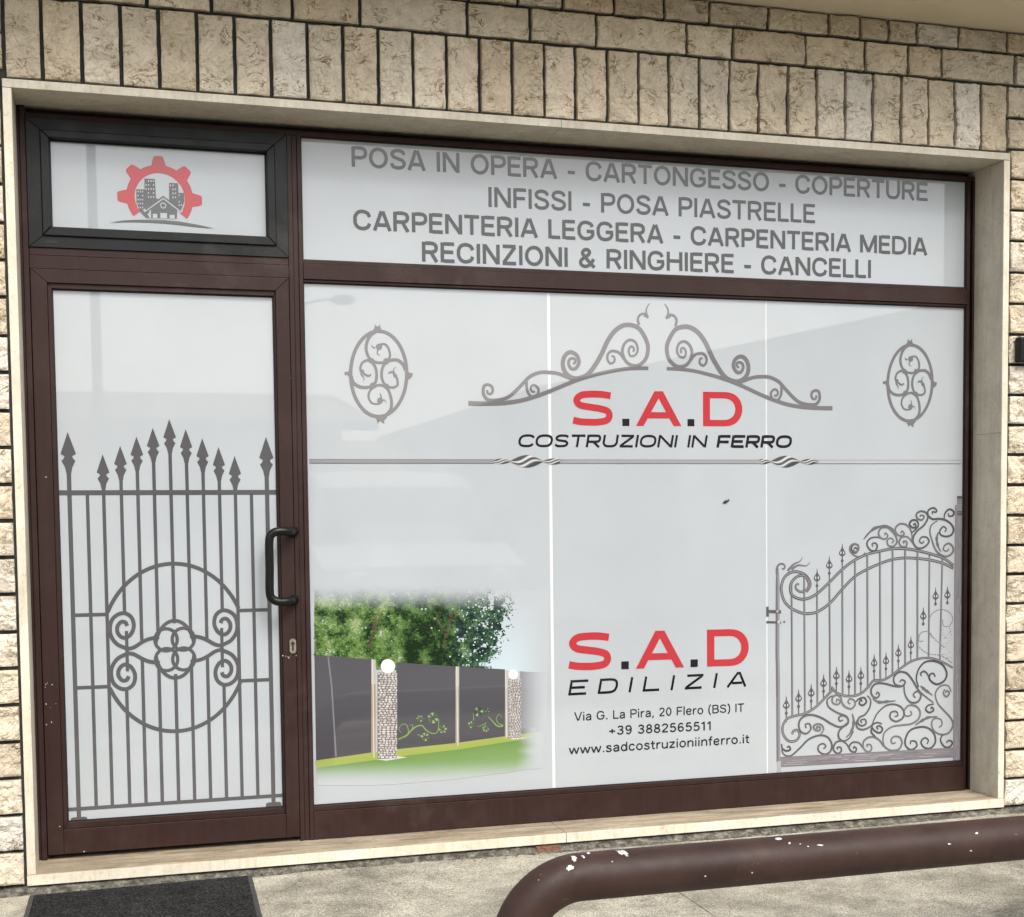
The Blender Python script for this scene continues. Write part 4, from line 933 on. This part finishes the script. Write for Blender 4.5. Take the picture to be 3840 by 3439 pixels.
TOPS = [[(895,555),(905,545),(930,560),(915,590),(885,585),(868,550),(890,515),(935,520),(938,572)],
 [(1000,590),(965,628),(905,622),(858,575),(862,528),(905,508),(938,535),(930,575),(900,580),(890,558)],
 [(1075,535),(1068,508),(1098,500),(1116,532),(1092,575),(1042,560),(1018,503),(1050,455),(1115,444),(1195,466)],
 [(1185,425),(1195,403),(1216,430),(1190,460),(1150,450),(1128,408),(1150,360),(1210,350),(1260,390),(1295,440),(1302,492),(1268,530),(1220,520),(1213,470),(1250,453),(1272,480),(1252,500)],
 [(1338,408),(1352,385),(1372,412),(1340,432),(1300,410),(1288,360),(1330,318),(1392,325),(1432,370),(1447,430),(1440,480)],
 [(1372,505),(1365,482),(1398,488),(1390,530),(1345,532),(1323,490),(1350,445),(1400,440),(1440,480),(1485,545)],
 [(1458,330),(1475,313),(1482,345),(1450,352),(1423,320),(1445,284),(1490,285),(1507,330),(1480,370),(1440,402)],
 [(1522,250),(1532,233),(1562,245),(1540,280),(1500,265),(1488,225),(1530,196),(1580,210),(1597,260),(1560,330),(1500,380),(1460,440),(1460,500),(1500,546),(1560,540),(1607,490),(1590,447),(1540,443),(1518,480),(1545,502),(1562,478)],
 [(1640,225),(1642,200),(1672,205),(1682,188),(1650,164),(1605,185),(1598,230),(1640,270),(1700,268),(1765,280),(1820,320),(1842,370),(1822,420),(1770,437),(1720,420),(1713,380),(1745,343),(1772,365),(1758,395)],
 [(1752,272),(1760,218),(1800,178),(1842,198),(1836,237),(1800,242),(1790,215)],
 [(1690,285),(1630,332),(1618,400),(1640,480),(1670,560),(1720,610),(1780,627),(1832,590),(1836,540),(1800,503),(1760,520),(1745,560),(1780,577),(1797,550)]]
for q in TOPS:
    m = MB(); ribbon(m, GA(q), lambda t: .0056+.0034*math.sin(math.pi*t), None, True, False, gcol()); m.build('scroll', M_colink, T)
SCR = [[(440,890),(432,856),(470,850),(482,900),(440,942),(385,920),(368,850),(400,790),(480,763),(580,790),(680,850),(760,880),(832,850),(836,800),(790,770),(750,790),(760,822),(790,812)],
 [(545,900),(540,878),(570,882),(568,910),(530,910),(508,875),(540,852),(585,860),(605,902),(578,945)],
 [(255,1075),(277,1065),(287,1095),(250,1107),(213,1085),(205,1040)],[(210,1085),(212,1120),(245,1152),(300,1150),(380,1080),(460,1000),(560,960),(640,975),(682,1040),(670,1110),(620,1140),(560,1112),(557,1060),(600,1038),(627,1065),(603,1087)],
 [(740,1095),(735,1075),(767,1075),(772,1112),(735,1132),(698,1090),(720,1030),(780,1013),(830,1050),(862,1112)],
 [(890,1090),(895,1068),(917,1085),(905,1117),(868,1110),(848,1070),(880,1028),(940,1030),(975,1075)],
 [(1025,1070),(1018,1048),(1052,1050),(1062,1092),(1025,1117),(985,1080),(985,1020),(1030,980),(1090,978),(1140,1010),(1180,1062),(1240,1102),(1320,1092),(1352,1030),(1330,978),(1280,970),(1248,1000),(1260,1037),(1292,1028)],
 [(1190,1070),(1170,1010),(1187,930),(1260,877),(1350,862),(1440,850),(1510,800),(1522,730),(1480,680),(1410,678),(1368,740),(1397,777),(1442,760),(1430,723)],
 [(1062,872),(1110,760),(1190,682),(1270,663),(1342,690),(1372,750),(1350,802),(1290,827),(1238,790),(1250,740),(1297,733),(1312,770),(1280,780)],
 [(970,842),(958,815),(1000,808),(1007,850),(965,868),(930,840),(945,790),(1000,760),(1045,690),(1052,620),(1020,580)],[(945,790),(915,840),(930,890),(980,905),(1035,885),(1062,860)],
 [(725,645),(735,615),(763,635),(740,665),(692,650),(690,600),(730,575),(768,600),(780,650),(815,690),(870,705),(905,665),(890,622),(850,615),(838,645),(860,660)],
 [(692,580),(640,620),(655,690),(740,745),(820,778),(840,830),(800,870),(752,920),(750,980),(792,1012),(845,990),(890,920)],
 [(970,640),(960,615),(945,655),(978,672),(1012,640),(990,600),(940,612),(912,640)],
 [(1105,572),(1117,548),(1137,572),(1110,602),(1068,580),(1058,520),(1100,468),(1180,465),(1280,490),(1352,490),(1382,450),(1350,430),(1330,452)],
 [(1345,490),(1285,470),(1273,410),(1320,358),(1392,365),(1450,430),(1490,500),(1540,560),(1650,648)],
 [(1370,480),(1380,570),(1430,642),(1500,640),(1532,580),(1500,538),(1460,570),(1480,602)],
 [(1668,402),(1650,370),(1618,380),(1618,430),(1680,472),(1752,440),(1777,370),(1740,290),(1660,252),(1570,262),(1510,330),(1488,420),(1510,500)],
 [(1540,395),(1528,370),(1560,350),(1590,370),(1612,420)],
 [(1765,560),(1775,535),(1802,555),(1775,592),(1745,560),(1760,520)],[(1820,545),(1790,487),(1720,490),(1670,560),(1690,650),(1750,722),(1812,790),(1837,860),(1800,932),(1730,952),(1660,920),(1633,850),(1660,800),(1720,808),(1732,860),(1702,882)],
 [(1625,712),(1635,690),(1652,720),(1610,742),(1578,710),(1600,675),(1655,660)],
 [(1430,1045),(1440,1013),(1482,1020),(1492,1062),(1440,1097),(1388,1060),(1385,990),(1430,912),(1520,880),(1600,890),(1660,950),(1667,1030),(1620,1082),(1560,1072),(1533,1020),(1570,983),(1602,1005),(1590,1042)],
 [(1772,1030),(1800,1008),(1832,1030),(1800,1072),(1750,1062),(1718,1000),(1742,950)],
 [(1125,905),(1110,880),(1140,870),(1165,900),(1140,935),(1090,915),(1065,870),(1110,838),(1160,850)],[(1065,870),(1060,930),(1100,975)]]
for q in SCR:
    m = MB(); ribbon(m, GB(q), lambda t: .0060+.0030*math.sin(math.pi*t), None, True, False, gcol()); m.build('scroll', M_colink, T)
for fr, q in ((GA, [(985,466),(1040,400),(1100,355),(1180,340),(1250,356),(1282,392)]), (GA, [(1700,395),(1682,450),(1692,520),(1722,582)]), (GB, [(1070,608),(1130,642),(1210,638),(1292,630)]), (GB, [(1478,862),(1540,820),(1600,790),(1690,780)]), (GB, [(1528,488),(1570,524),(1642,578)]), (GB, [(877,752),(892,830),(870,920),(818,982)])):
    m = MB(); q2 = fr(q); ribbon(m, q2, lambda t: .004+.011*math.sin(math.pi*min(1, t*1.05))*(.75+.25*math.sin(t*22)), None, True, False, (.13,.125,.135)); m.build('leaf', M_colink, T)
m = MB()
for fr, q in ((GA, [(1610,1290),(1625,1190),(1700,1135),(1790,1150),(1835,1220),(1800,1290),(1745,1285),(1738,1225)]), (GA, [(1500,1524),(1495,1420),(1540,1350),(1610,1345),(1640,1400)]), (GA, [(1600,1345),(1680,1430),(1760,1500)]), (GB, [(1500,110),(1600,180),(1720,200),(1830,270)]), (GB, [(1520,0),(1510,60),(1560,60)])):
    P_ = catmull(fr(q), 14)
    for k in range(0, len(P_)-2, 3):
        ribbon(m, P_[k:k+3], .0050, None, False, False, (.2,.19,.21))
for k in range(110):
    c_ = GB([(1700+rng.random()*125, -60+rng.random()*330)])[0]; s_ = rng.uniform(.0008, .0028); g_ = rng.choice([.15, .3, .45])
    if 1690 < 0: continue
    m.poly([(c_[0]-s_, c_[1]-s_*.6), (c_[0]+s_*.8, c_[1]-s_), (c_[0]+s_, c_[1]+s_*.7), (c_[0]-s_*.5, c_[1]+s_)], lvl(), (g_, g_*.97, g_))
m.build('broken_print', M_colink, T)
m = MB(); a = GB([(190,1170),(1840,1080),(1840,1165),(200,1258)]); y = lvl(); m.poly([a[3], a[2], a[1], a[0]], y, (.20,.19,.205))
ribbon(m, [a[0], a[1]], .004, y-.0003, False, False, (.17,.16,.18)); ribbon(m, [a[3], a[2]], .003, y-.0003, False, False, (.16,.15,.17))
for k in range(70):
    t = rng.random(); s = rng.uniform(.15, .85); L_ = rng.uniform(.02, .12); b0 = (a[0][0]+(a[1][0]-a[0][0])*t, a[0][1]+(a[1][1]-a[0][1])*t); b1 = (a[3][0]+(a[2][0]-a[3][0])*t, a[3][1]+(a[2][1]-a[3][1])*t)
    c_ = (b0[0]+(b1[0]-b0[0])*s, b0[1]+(b1[1]-b0[1])*s); g_ = rng.uniform(.15, .36)
    ribbon(m, [c_, (min(a[1][0], c_[0]+L_), c_[1]-.002)], rng.uniform(.001, .003), y-.0005-k*.00001, False, False, (g_, g_*.96, g_*1.03))
m.build('bottom_rail', M_colink, T)

# photographic print of a garden fence, fading into the white film
T = thing('garden_fence_print', 'colour print of a grey fence, trees and lawn fading into the white film', 'print')
V7 = view(1150, 2150, .46752)
def fade(a, b):                    # strength of the print at crop point (a, b)
    f_ = 1.0
    f_ *= max(0, min(1, (b-95+25*noise.noise(Vector((a*.01, 1, 4))))/215)); f_ *= max(0, min(1, (1935-a)/330)) if b < 1255 else max(0, min(1, (1865+30*noise.noise(Vector((b*.02, 3, 9)))-a)/190))
    if b > 1440: f_ *= max(0, min(1, (1690-b-.03*max(0, a-900))/190))
    return f_*f_*(3-2*f_)
def fcol(c, a, b):
    t = fade(a, b); return tuple(FILM[i]*(1-t)+c[i]*t for i in range(3))
def grid(mb, top, bot, ca, cb, nv, y):       # strip between two crop polylines with smooth fading
    for (a0, b0), (a1, b1), (c0_, d0), (c1_, d1) in zip(top, top[1:], bot, bot[1:]):
        nu = max(1, int(abs(a1-a0)/13))
        for i in range(nu):
            for j in range(nv):
                q = []
                for u, v in ((i/nu, j/nv), ((i+1)/nu, j/nv), ((i+1)/nu, (j+1)/nv), (i/nu, (j+1)/nv)):
                    ta, tb = a0+(a1-a0)*u, b0+(b1-b0)*u; ba, bb = c0_+(c1_-c0_)*u, d0+(d1-d0)*u
                    q.append((ta+(ba-ta)*v, tb+(bb-tb)*v))
                mid = (sum(k[0] for k in q)/4, sum(k[1] for k in q)/4); t = (j+.5)/nv
                col = tuple(ca[k]+(cb[k]-ca[k])*t for k in range(3))
                P_ = V7(q); mb.add([(k[0], y, k[1]) for k in (P_[3], P_[2], P_[1], P_[0])], [(0, 1, 2, 3)], fcol(col, *mid))
yb = G-.0005
m = MB(); grid(m, [(1000,140),(1520,140),(1940,140)], [(1000,760),(1600,780),(1940,800)], FILM, (.50,.60,.645), 26, yb); m.build('sky', M_colink, T)
def tree_top(a):                   # upper outline of the foliage in crop units
    e = noise.noise(Vector((a*.012, 3, 1)))*35+noise.noise(Vector((a*.04, 8, 1)))*22
    base = 110 if a < 1350 else 110+(a-1350)*.12
    return base+e
def tree_right(b):
    e = noise.noise(Vector((b*.02, 5, 2)))*55+noise.noise(Vector((b*.06, 2, 2)))*25
    return (1640 if b < 300 else 1640-(b-300)*.35)+e
m = MB(); GREENS = [(.045,.090,.026),(.075,.145,.040),(.13,.215,.065),(.20,.29,.11),(.028,.055,.020),(.085,.155,.06),(.30,.36,.20),(.014,.028,.012)]
fence_top = lambda a: 800 if 552 < a < 722 else 655+(a-65)*.075
def in_tree(a, b): return b < fence_top(a)+14 and b > tree_top(a) and a < tree_right(b)
def hole(a, b):
    edge = max(0, (a-1150)/450)+max(0, (300-b)/330)+(.25 if 830 < a < 960 and b < 420 else 0)
    return noise.noise(Vector((a*.018, b*.020, 15)))+.6*noise.noise(Vector((a*.055, b*.055, 20))) > .70-.55*edge
def leaf_col(a, b, r):
    d = .9*noise.noise(Vector((a*.009, b*.011, 7)))+.5*noise.noise(Vector((a*.03, b*.03, 3)))
    sh = d+r-.27*(800 < a < 1150 and b > 340)*min(1, (a-800)/60)*min(1, (1150-a)/60)*min(1, (b-340)/60)+.14-.30*max(0, min(1, (a-600)/220))+.10*(b < 320)
    k = 7 if sh < -.42 else 4 if sh < -.22 else 0 if sh < -.05 else 1 if sh < .12 else (5 if a > 600+rng.uniform(0, 250) else 2) if sh < .28 else 2 if sh < .48 else rng.choice([3, 6])
    c_ = GREENS[k]
    return (c_[0]*.85, c_[1]*.9, c_[2]*1.4+.012) if a > 1050+rng.uniform(0, 320) else c_
cs = 15
for jj in range(46):
    for ii in range(110):
        a, b = 62+ii*cs, 85+jj*cs
        if not in_tree(a+cs/2+(45 if a > 1000 else 0), b+cs/2-12) or hole(a, b): continue
        c_ = leaf_col(a, b, -.12+rng.uniform(-.12, .12)); P_ = V7([(a, b+cs), (a+cs, b+cs), (a+cs, b), (a, b)])
        m.add([(p_[0], yb-.00004, p_[1]) for p_ in P_], [(0, 1, 2, 3)], fcol(c_, a+cs/2, b+cs/2))
for q, w0 in (([(505,600),(520,520),(545,440),(540,380),(565,310)], .013), ([(545,430),(590,370),(610,300)], .006), ([(1100,600),(1125,480),(1150,400),(1160,300)], .012), ([(1145,400),(1200,330),(1210,250)], .006), ([(1130,470),(1060,400),(1040,320)], .006)):
    P_ = catmull(q, 6)
    for u, v in zip(P_, P_[1:]): ribbon(m, V7([u, v]), w0, yb-.00007, False, False, fcol((.10,.07,.045), *u))
n = 0
while n < 7000:
    a = rng.uniform(62, 1700); b = rng.uniform(85, 770)
    if not in_tree(a, b) or hole(a, b): continue
    s = rng.uniform(5, 13); t = rng.uniform(0, 6.28); c_ = leaf_col(a, b, rng.uniform(-.3, .34))
    q = [(a+s*math.cos(t+k)*u_, b+s*math.sin(t+k)*u_*.8) for k, u_ in ((0, 1), (1.2, .6), (2.5, .9), (4.1, .7))]
    P_ = V7(q); yy = yb-.0001-(n % 97)*3e-6
    m.add([(p_[0], yy, p_[1]) for p_ in P_[::-1]], [(0, 1, 2, 3)], fcol(c_, a, b)); n += 1
for k in range(420):                # loose leaves and bright sky holes at the ragged edges
    a = rng.gauss(1450, 130); b = rng.uniform(140, 700); s = rng.uniform(4, 9); t = rng.uniform(0, 6.28)
    if a > tree_right(b)+40 or b > fence_top(a): continue
    q = [(a+s*math.cos(t+u), b+s*math.sin(t+u)) for u in (0, 1.7, 3.1, 4.6)]; P_ = V7(q)[::-1]
    m.add([(p_[0], yb-.000395, p_[1]) for p_ in P_], [(0, 1, 2, 3)], fcol(rng.choice([GREENS[0], GREENS[4], (.58,.66,.68), GREENS[7]]), a, b))
m.build('trees', M_colink, T)
PAN = (.088,.086,.096); PAN2 = (.066,.064,.073)
m = MB(); y = yb-.00045
for tp, bt in (([(62,655),(518,690)], [(76,1502),(520,1437)]), ([(718,714),(1192,747)], [(718,1412),(1196,1361)]), ([(1222,749),(1590,770)], [(1224,1357),(1590,1306)])): m = MB(); grid(m, tp, bt, PAN, PAN2, 12, y); m.build('fence_panel', M_colink, T)
m = MB(); grid(m, [(1712,785),(1930,805)], [(1712,1290),(1930,1262)], (.16,.145,.175), (.14,.13,.155), 12, y)
m.build('fence_panel', M_colink, T)
m = MB(); y -= .00004; ribbon(m, V7([(172,668),(200,900),(235,1470)]), .0055, y, False, False, (.19,.18,.205)); m.build('panel_glint', M_colink, T)
y -= .00004
for x0, x1, t0, t1, b0, b1, cl in ((518,553,690,692,1478,1482,0), (1194,1223,747,749,1384,1386,1), (1590,1612,782,784,1322,1324,2)):
    n_ = 12; m = MB()
    for k in range(n_):
        u0, u1 = k/n_, (k+1)/n_
        c_ = (.42,.40,.36) if k < 3 else ((.34,.26,.19) if cl == 0 else (.34,.31,.27))
        q = V7([(x0, b0+(t0-b0)*(1-u1)), (x1, b1+(t1-b1)*(1-u1)), (x1, b1+(t1-b1)*(1-u0)), (x0, b0+(t0-b0)*(1-u0))]); m.poly(q, y, c_)
    q = V7([(x0+(x1-x0)*.3, t0), (x0+(x1-x0)*.62, b0)]); ribbon(m, q, .003, y-.00005, False, False, (.6,.58,.54)); m.build('fence_post', M_colink, T)
m = MB(); grid(m, [(70,1502),(520,1437),(724,1411),(1195,1361),(1600,1305),(1715,1290),(1900,1265)], [(78,1560),(520,1500),(724,1470),(1195,1415),(1600,1352),(1715,1335),(1900,1300)], (.31,.35,.09), (.28,.35,.07), 3, yb-.00054)
grid(m, [(78,1560),(520,1500),(724,1470),(1195,1415),(1600,1352),(1715,1335),(1900,1300)], [(80,1700),(520,1700),(724,1690),(1195,1650),(1600,1600),(1715,1580),(1900,1560)], (.13,.25,.06), (.22,.33,.14), 12, yb-.00054)
m.build('lawn', M_colink, T)
m = MB(); m.poly(V7([(560,1492),(640,1503),(805,1475),(720,1465)]), yb-.00060, (.55,.53,.49)); m.poly(V7([(1612,1325),(1660,1332),(1770,1322),(1710,1315)]), yb-.00060, (.55,.54,.51)); m.build('slab', M_colink, T)
for x0, x1, t, b in ((568,722,795,1490), (1618,1717,848,1326)):
    m = MB(); m.poly(V7([(x0,b),(x1,b-8),(x1,t+4),(x0,t)]), yb-.00066, (.17,.15,.135)); sz = (x1-x0)/6.0
    r_ = 0; yy = t+3
    while yy < b-sz*.4:
        xx = x0+(r_ % 2)*sz*.5+rng.uniform(-3, 3)
        while xx < x1-2:
            w_ = sz*rng.uniform(.75, 1.5); h_ = sz*rng.uniform(.55, .85); g_ = rng.uniform(.38, .62)
            q = [(min(x1+3, max(x0-4, xx+w_*(.5+.5*math.cos(k)*rng.uniform(.75, 1)))), yy+h_*(.5+.5*math.sin(k)*rng.uniform(.75, 1))) for k in (0, 1, 2.1, 3.1, 4.2, 5.3)]
            m.poly(V7(q)[::-1], yb-.0007-(r_ % 5)*.000012, (g_, g_*.96, g_*.93)); xx += w_*1.02
        yy += sz*.72; r_ += 1
    m.build('gabion_pillar', M_colink, T)
for c_, r_ in (((651,745),57), ((1656,812),39)):
    m = MB(); q = [(c_[0]+r_*math.cos(k*math.pi/14), c_[1]+r_*math.sin(k*math.pi/14)) for k in range(28)]; m.poly(V7(q)[::-1], yb-.0008, (.80,.80,.80)); m.build('globe_lamp', M_colink, T)
m = MB(); VG = (.19,.30,.09); VD = (.07,.16,.04)
for q, w0 in (([(735,1330),(800,1300),(860,1240),(920,1220),(960,1260),(1010,1285),(1050,1265),(1060,1170)], .006), ([(740,1325),(790,1310),(815,1270),(800,1215),(760,1215),(740,1250),(760,1280)], .0035), ([(845,1250),(850,1215),(820,1220)], .0028),
              ([(1575,1225),(1530,1225),(1490,1185),(1455,1150)], .006), ([(1575,1215),(1540,1205),(1520,1165),(1545,1130),(1565,1160)], .003), ([(1440,1200),(1390,1225),(1360,1225)], .003), ([(1340,1180),(1335,1120)], .003), ([(890,1290),(930,1320)], .003)):
    ribbon(m, V7(q), lambda t: w0*(1.1-.7*t), yb-.0009-lvl()*0, True, False, VG)
for cx_, cy_, r_, dk in ((1012,1160,42,0),(908,1165,26,0),(1090,1250,32,0),(948,1312,32,0),(1378,1110,36,1),(1318,1215,26,0),(1436,1245,26,0),(1450,1100,18,1)):
    for k in range(6):
        t = k*1.047+cx_; q = [(cx_+r_*(.30*math.cos(t)), cy_+r_*.30*math.sin(t)), (cx_+r_*math.cos(t-.35), cy_+r_*math.sin(t-.35)), (cx_+r_*1.05*math.cos(t), cy_+r_*1.05*math.sin(t)), (cx_+r_*math.cos(t+.35), cy_+r_*math.sin(t+.35))]
        m.poly(V7(q)[::-1], yb-.00096, (.03,.07,.03) if dk and k % 2 else rng.choice([VG, VD, (.25,.36,.14)]))
m.build('vine_pattern', M_colink, T)

# small things stuck to the glass
fx, fz = U(2722, 1881)
FL = thing('dead_moth', 'tiny dark speck like a dead moth on the glass, right of the middle film', 'speck')
m = MB(); vs = []; n = 14
for i in range(7):
    t = i/6; r_ = .0052*math.sin(math.pi*(.08+.84*t))**.7; cc = Vector((-.013+.026*t, 0, -.005+.011*t))
    for k in range(n): vs.append((fx+cc.x-r_*math.sin(2*math.pi*k/n)*.3, G-.0035+r_*.5*math.cos(2*math.pi*k/n), fz+cc.z+r_*math.sin(2*math.pi*k/n)))
m.add(vs, [(i*n+k, i*n+(k+1) % n, (i+1)*n+(k+1) % n, (i+1)*n+k) for i in range(6) for k in range(n)]+[list(range(n))[::-1], [6*n+k for k in range(n)]]); m.build('body', M_gasket, FL, smooth=True)
m = MB(); m.add([(fx+.002, G-.0068, fz+.002), (fx+.016, G-.004, fz+.0105), (fx+.009, G-.003, fz+.010), (fx-.004, G-.0066, fz+.004)], [(0, 1, 2, 3)]); m.build('wing', M_grey, FL)

# ------------------------------------------------------------------ across the road (seen mirrored in the glass)
M_white, nt, p = mat('pale_house_render'); c = ramp(nt, tex(nt, 1.5, 5), [(.3, (.60, .58, .54)), (.7, (.70, .68, .64))]); nt.links.new(c, p.inputs['Base Color']); p.inputs['Roughness'].default_value = .9
M_roof, nt, p = mat('brown_roof_tiles'); c = ramp(nt, tex(nt, 4, 5, .7, 0, (1, 1, 6)), [(.3, (.24, .17, .14)), (.7, (.36, .27, .22))]); nt.links.new(c, p.inputs['Base Color']); p.inputs['Roughness'].default_value = .9
M_galv, nt, p = mat('galvanised_steel'); c = ramp(nt, tex(nt, 20, 4), [(.3, g3(.2)), (.7, g3(.3))]); nt.links.new(c, p.inputs['Base Color']); p.inputs['Roughness'].default_value = .5; p.inputs['Metallic'].default_value = .6
M_glass, nt, p = mat('dark_glass'); p.inputs['Base Color'].default_value = (.02, .022, .025, 1); p.inputs['Roughness'].default_value = .05
M_paint, nt, p = mat('silver_car_paint'); c = ramp(nt, tex(nt, 3, 4), [(.3, g3(.30)), (.7, g3(.34))]); nt.links.new(c, p.inputs['Base Color']); p.inputs['Roughness'].default_value = .55
M_tyre, nt, p = mat('tyre_rubber'); p.inputs['Base Color'].default_value = (.015, .015, .016, 1); p.inputs['Roughness'].default_value = .8
M_leaf, nt, p = mat('tree_leaves'); at = nd(nt, 'ShaderNodeVertexColor', layer_name='Col'); nt.links.new(at.outputs[0], p.inputs['Base Color']); p.inputs['Roughness'].default_value = .7
M_bark, nt, p = mat('bark'); c = ramp(nt, tex(nt, 12, 6, .7, 0, (3, 3, .5)), [(.3, (.05, .035, .025)), (.7, (.13, .10, .075))]); nt.links.new(c, p.inputs['Base Color']); p.inputs['Roughness'].default_value = .95
def house(name, label, x0, x1, y0, y1, zw, zr, wins, along_x=True):
    H = thing(name, label, 'house')
    m = MB(); m.box(x0, x1, y0, y1, -.3, zw)
    if along_x: m.add([(x0, y1-.02, zw), (x0, y0+.02, zw), (x0, (y0+y1)/2, zr-.06), (x1, y1-.02, zw), (x1, y0+.02, zw), (x1, (y0+y1)/2, zr-.06)], [(0, 1, 2), (3, 5, 4)])
    else: m.add([(x0+.02, y1, zw), (x1-.02, y1, zw), ((x0+x1)/2, y1, zr-.06)], [(0, 1, 2)])
    m.build('wall', M_white, H)
    m = MB(); e = .45
    if along_x:
        ym = (y0+y1)/2
        for s in (y1+e, y0-e):
            zz = zw-(zr-zw)*e/((y1-y0)/2); m.add([(x0-e, s, zz), (x1+e, s, zz), (x1+e, ym, zr), (x0-e, ym, zr), (x0-e, s, zz+.14), (x1+e, s, zz+.14), (x1+e, ym, zr+.14), (x0-e, ym, zr+.14)], [(0,1,2,3),(4,7,6,5),(0,4,5,1),(3,2,6,7),(0,3,7,4),(1,5,6,2)])
    else:
        xm_ = (x0+x1)/2
        for s in (x0-e, x1+e):
            zz = zw-(zr-zw)*e/((x1-x0)/2); m.add([(s, y0-e, zz), (s, y1+e, zz), (xm_, y1+e, zr), (xm_, y0-e, zr), (s, y0-e, zz+.14), (s, y1+e, zz+.14), (xm_, y1+e, zr+.14), (xm_, y0-e, zr+.14)], [(0,1,2,3),(4,7,6,5),(0,4,5,1),(3,2,6,7),(0,3,7,4),(1,5,6,2)])
    m.build('roof', M_roof, H)
    for wx, wz in wins:
        m = MB(); m.box(wx-.55, wx+.55, y1-.06, y1+.03, wz, wz+1.3); fo = m.build('window', M_white, H); m = MB(); m.rect(wx+.47, wx-.47, wz+.08, wz+1.22, y1+.034); m.build('pane', M_glass, fo)
    return H
house('gabled_house', 'pale gabled house across the road, mirrored at the right of the display window', 6.2, 19.4, -24, -13.2, 2.85, 4.25, [(7.6, .7), (10.4, .7), (14, .7)], False)
house('low_house', 'long low pale house across the road, mirrored behind the glass door', -13, 3.4, -22, -14.5, 2.45, 3.1, [(-9, .8), (-6, .8), (-2.5, .8), (1.2, .8)])
house('hipped_house', 'farther pale house across the road with a brown roof', 4.4, 15, -47, -38, 2.3, 3.7, [(6, .6), (9, .6), (12.5, .6)])
def lamp(x, y, h, label, arm):
    L_ = thing('street_lamp', label, 'street lamp', None)
    m = MB(); tube(m, [(x, y, -.2), (x, y, .1), (x, y, .11), (x, y, h)], [.09, .09, .07, .05], 14); m.build('pole', M_galv, L_)
    m = MB(); tube(m, catmull([(x, y, h-.1), (x+arm*.1, y, h+.15), (x+arm*.6, y, h+.3), (x+arm, y, h+.32)], 6), .03, 10); m.build('arm', M_galv, L_)
    m = MB(); tube(m, [(x+arm*.9, y, h+.30), (x+arm, y, h+.32), (x+arm*1.35, y, h+.34), (x+arm*1.5, y, h+.33)], [.05, .12, .13, .05], 12); m.build('lamp_head', M_galv, L_)
lamp(.1, -12.2, 6.9, 'tall galvanised street lamp across the road, mirrored in the door and transom', 1.0)
lamp(4.4, -27, 5.9, 'farther street lamp across the road, mirrored just right of the mullion', .9)
# parked van facing the shop
V = thing('parked_van', 'silver van parked nose towards the shop, mirrored in the lower left glass', 'van')
VX, VY = 3.0, -7.0
prof = [(0.0,.30),(.05,.62),(.22,.86),(.62,.98),(.98,1.06),(1.62,1.62),(1.9,1.74),(2.6,1.80),(4.6,1.80),(4.78,1.7),(4.86,1.0),(4.86,.34)]   # distance back from the nose, height
m = MB(); hw = [.86,.92,.95,.96,.97,.80,.76,.78,.80,.82,.96,.96]; n = len(prof); vs = []
for (d_, z), h_ in zip(prof, hw): vs += [(VX-h_, VY-d_, z-.17), (VX-h_*.55, VY-d_+(.03 if d_ < 3 else -.02), z-.17+.015), (VX+h_*.55, VY-d_+(.03 if d_ < 3 else -.02), z-.17+.015), (VX+h_, VY-d_, z-.17)]
fs = [(i*4+k, i*4+k+1, i*4+k+5, i*4+k+4) for i in range(n-1) for k in range(3)]
fs += [[i*4 for i in range(n)], [i*4+3 for i in range(n)][::-1], (0, 1, 2, 3), ((n-1)*4+3, (n-1)*4+2, (n-1)*4+1, (n-1)*4)]
m.add(vs, fs); m.build('body', M_paint, V)
m = MB(); q = [(-.86,1.02,1.09),(.86,1.02,1.09),(.73,1.60,1.60),(-.73,1.60,1.60)]; m.add([(VX+a, VY-d_+.035, z-.155) for a, d_, z in q], [(0, 1, 2, 3)]); m.build('windscreen', M_glass, V)
for s in (-1, 1):
    m = MB(); m.add([(VX+s*(.955), VY-1.15, .93), (VX+s*.955, VY-4.4, .93), (VX+s*.84, VY-4.4, 1.5), (VX+s*.80, VY-1.75, 1.48)], [(0, 1, 2, 3)]); m.build('side_window', M_glass, V)
    m = MB(); tube(m, [(VX+s*.66, VY-.10, .53), (VX+s*.66, VY+.02, .52)], [.15, .12], 16); m.build('headlight', M_chip, V)
    m = MB(); m.box(VX+s*1.02-.1, VX+s*1.02+.1, VY-1.35, VY-1.22, .85, 1.02); m.build('mirror', M_tyre, V, bevel=.02)
    for d_ in (.85, 3.9):
        m = MB(); tube(m, [(VX+s*.72, VY-d_, .15), (VX+s*.97, VY-d_, .15)], .32, 24); wo_ = m.build('wheel', M_tyre, V); m = MB(); tube(m, [(VX+s*.96, VY-d_, .15), (VX+s*.985, VY-d_, .15)], .19, 18); m.build('rim', M_galv, wo_)
m = MB(); m.box(VX-.45, VX+.45, VY-.03, VY+.035, .33, .44); m.box(VX-.5, VX+.5, VY-.03, VY+.025, .16, .26); m.build('grille', M_tyre, V, bevel=.01)
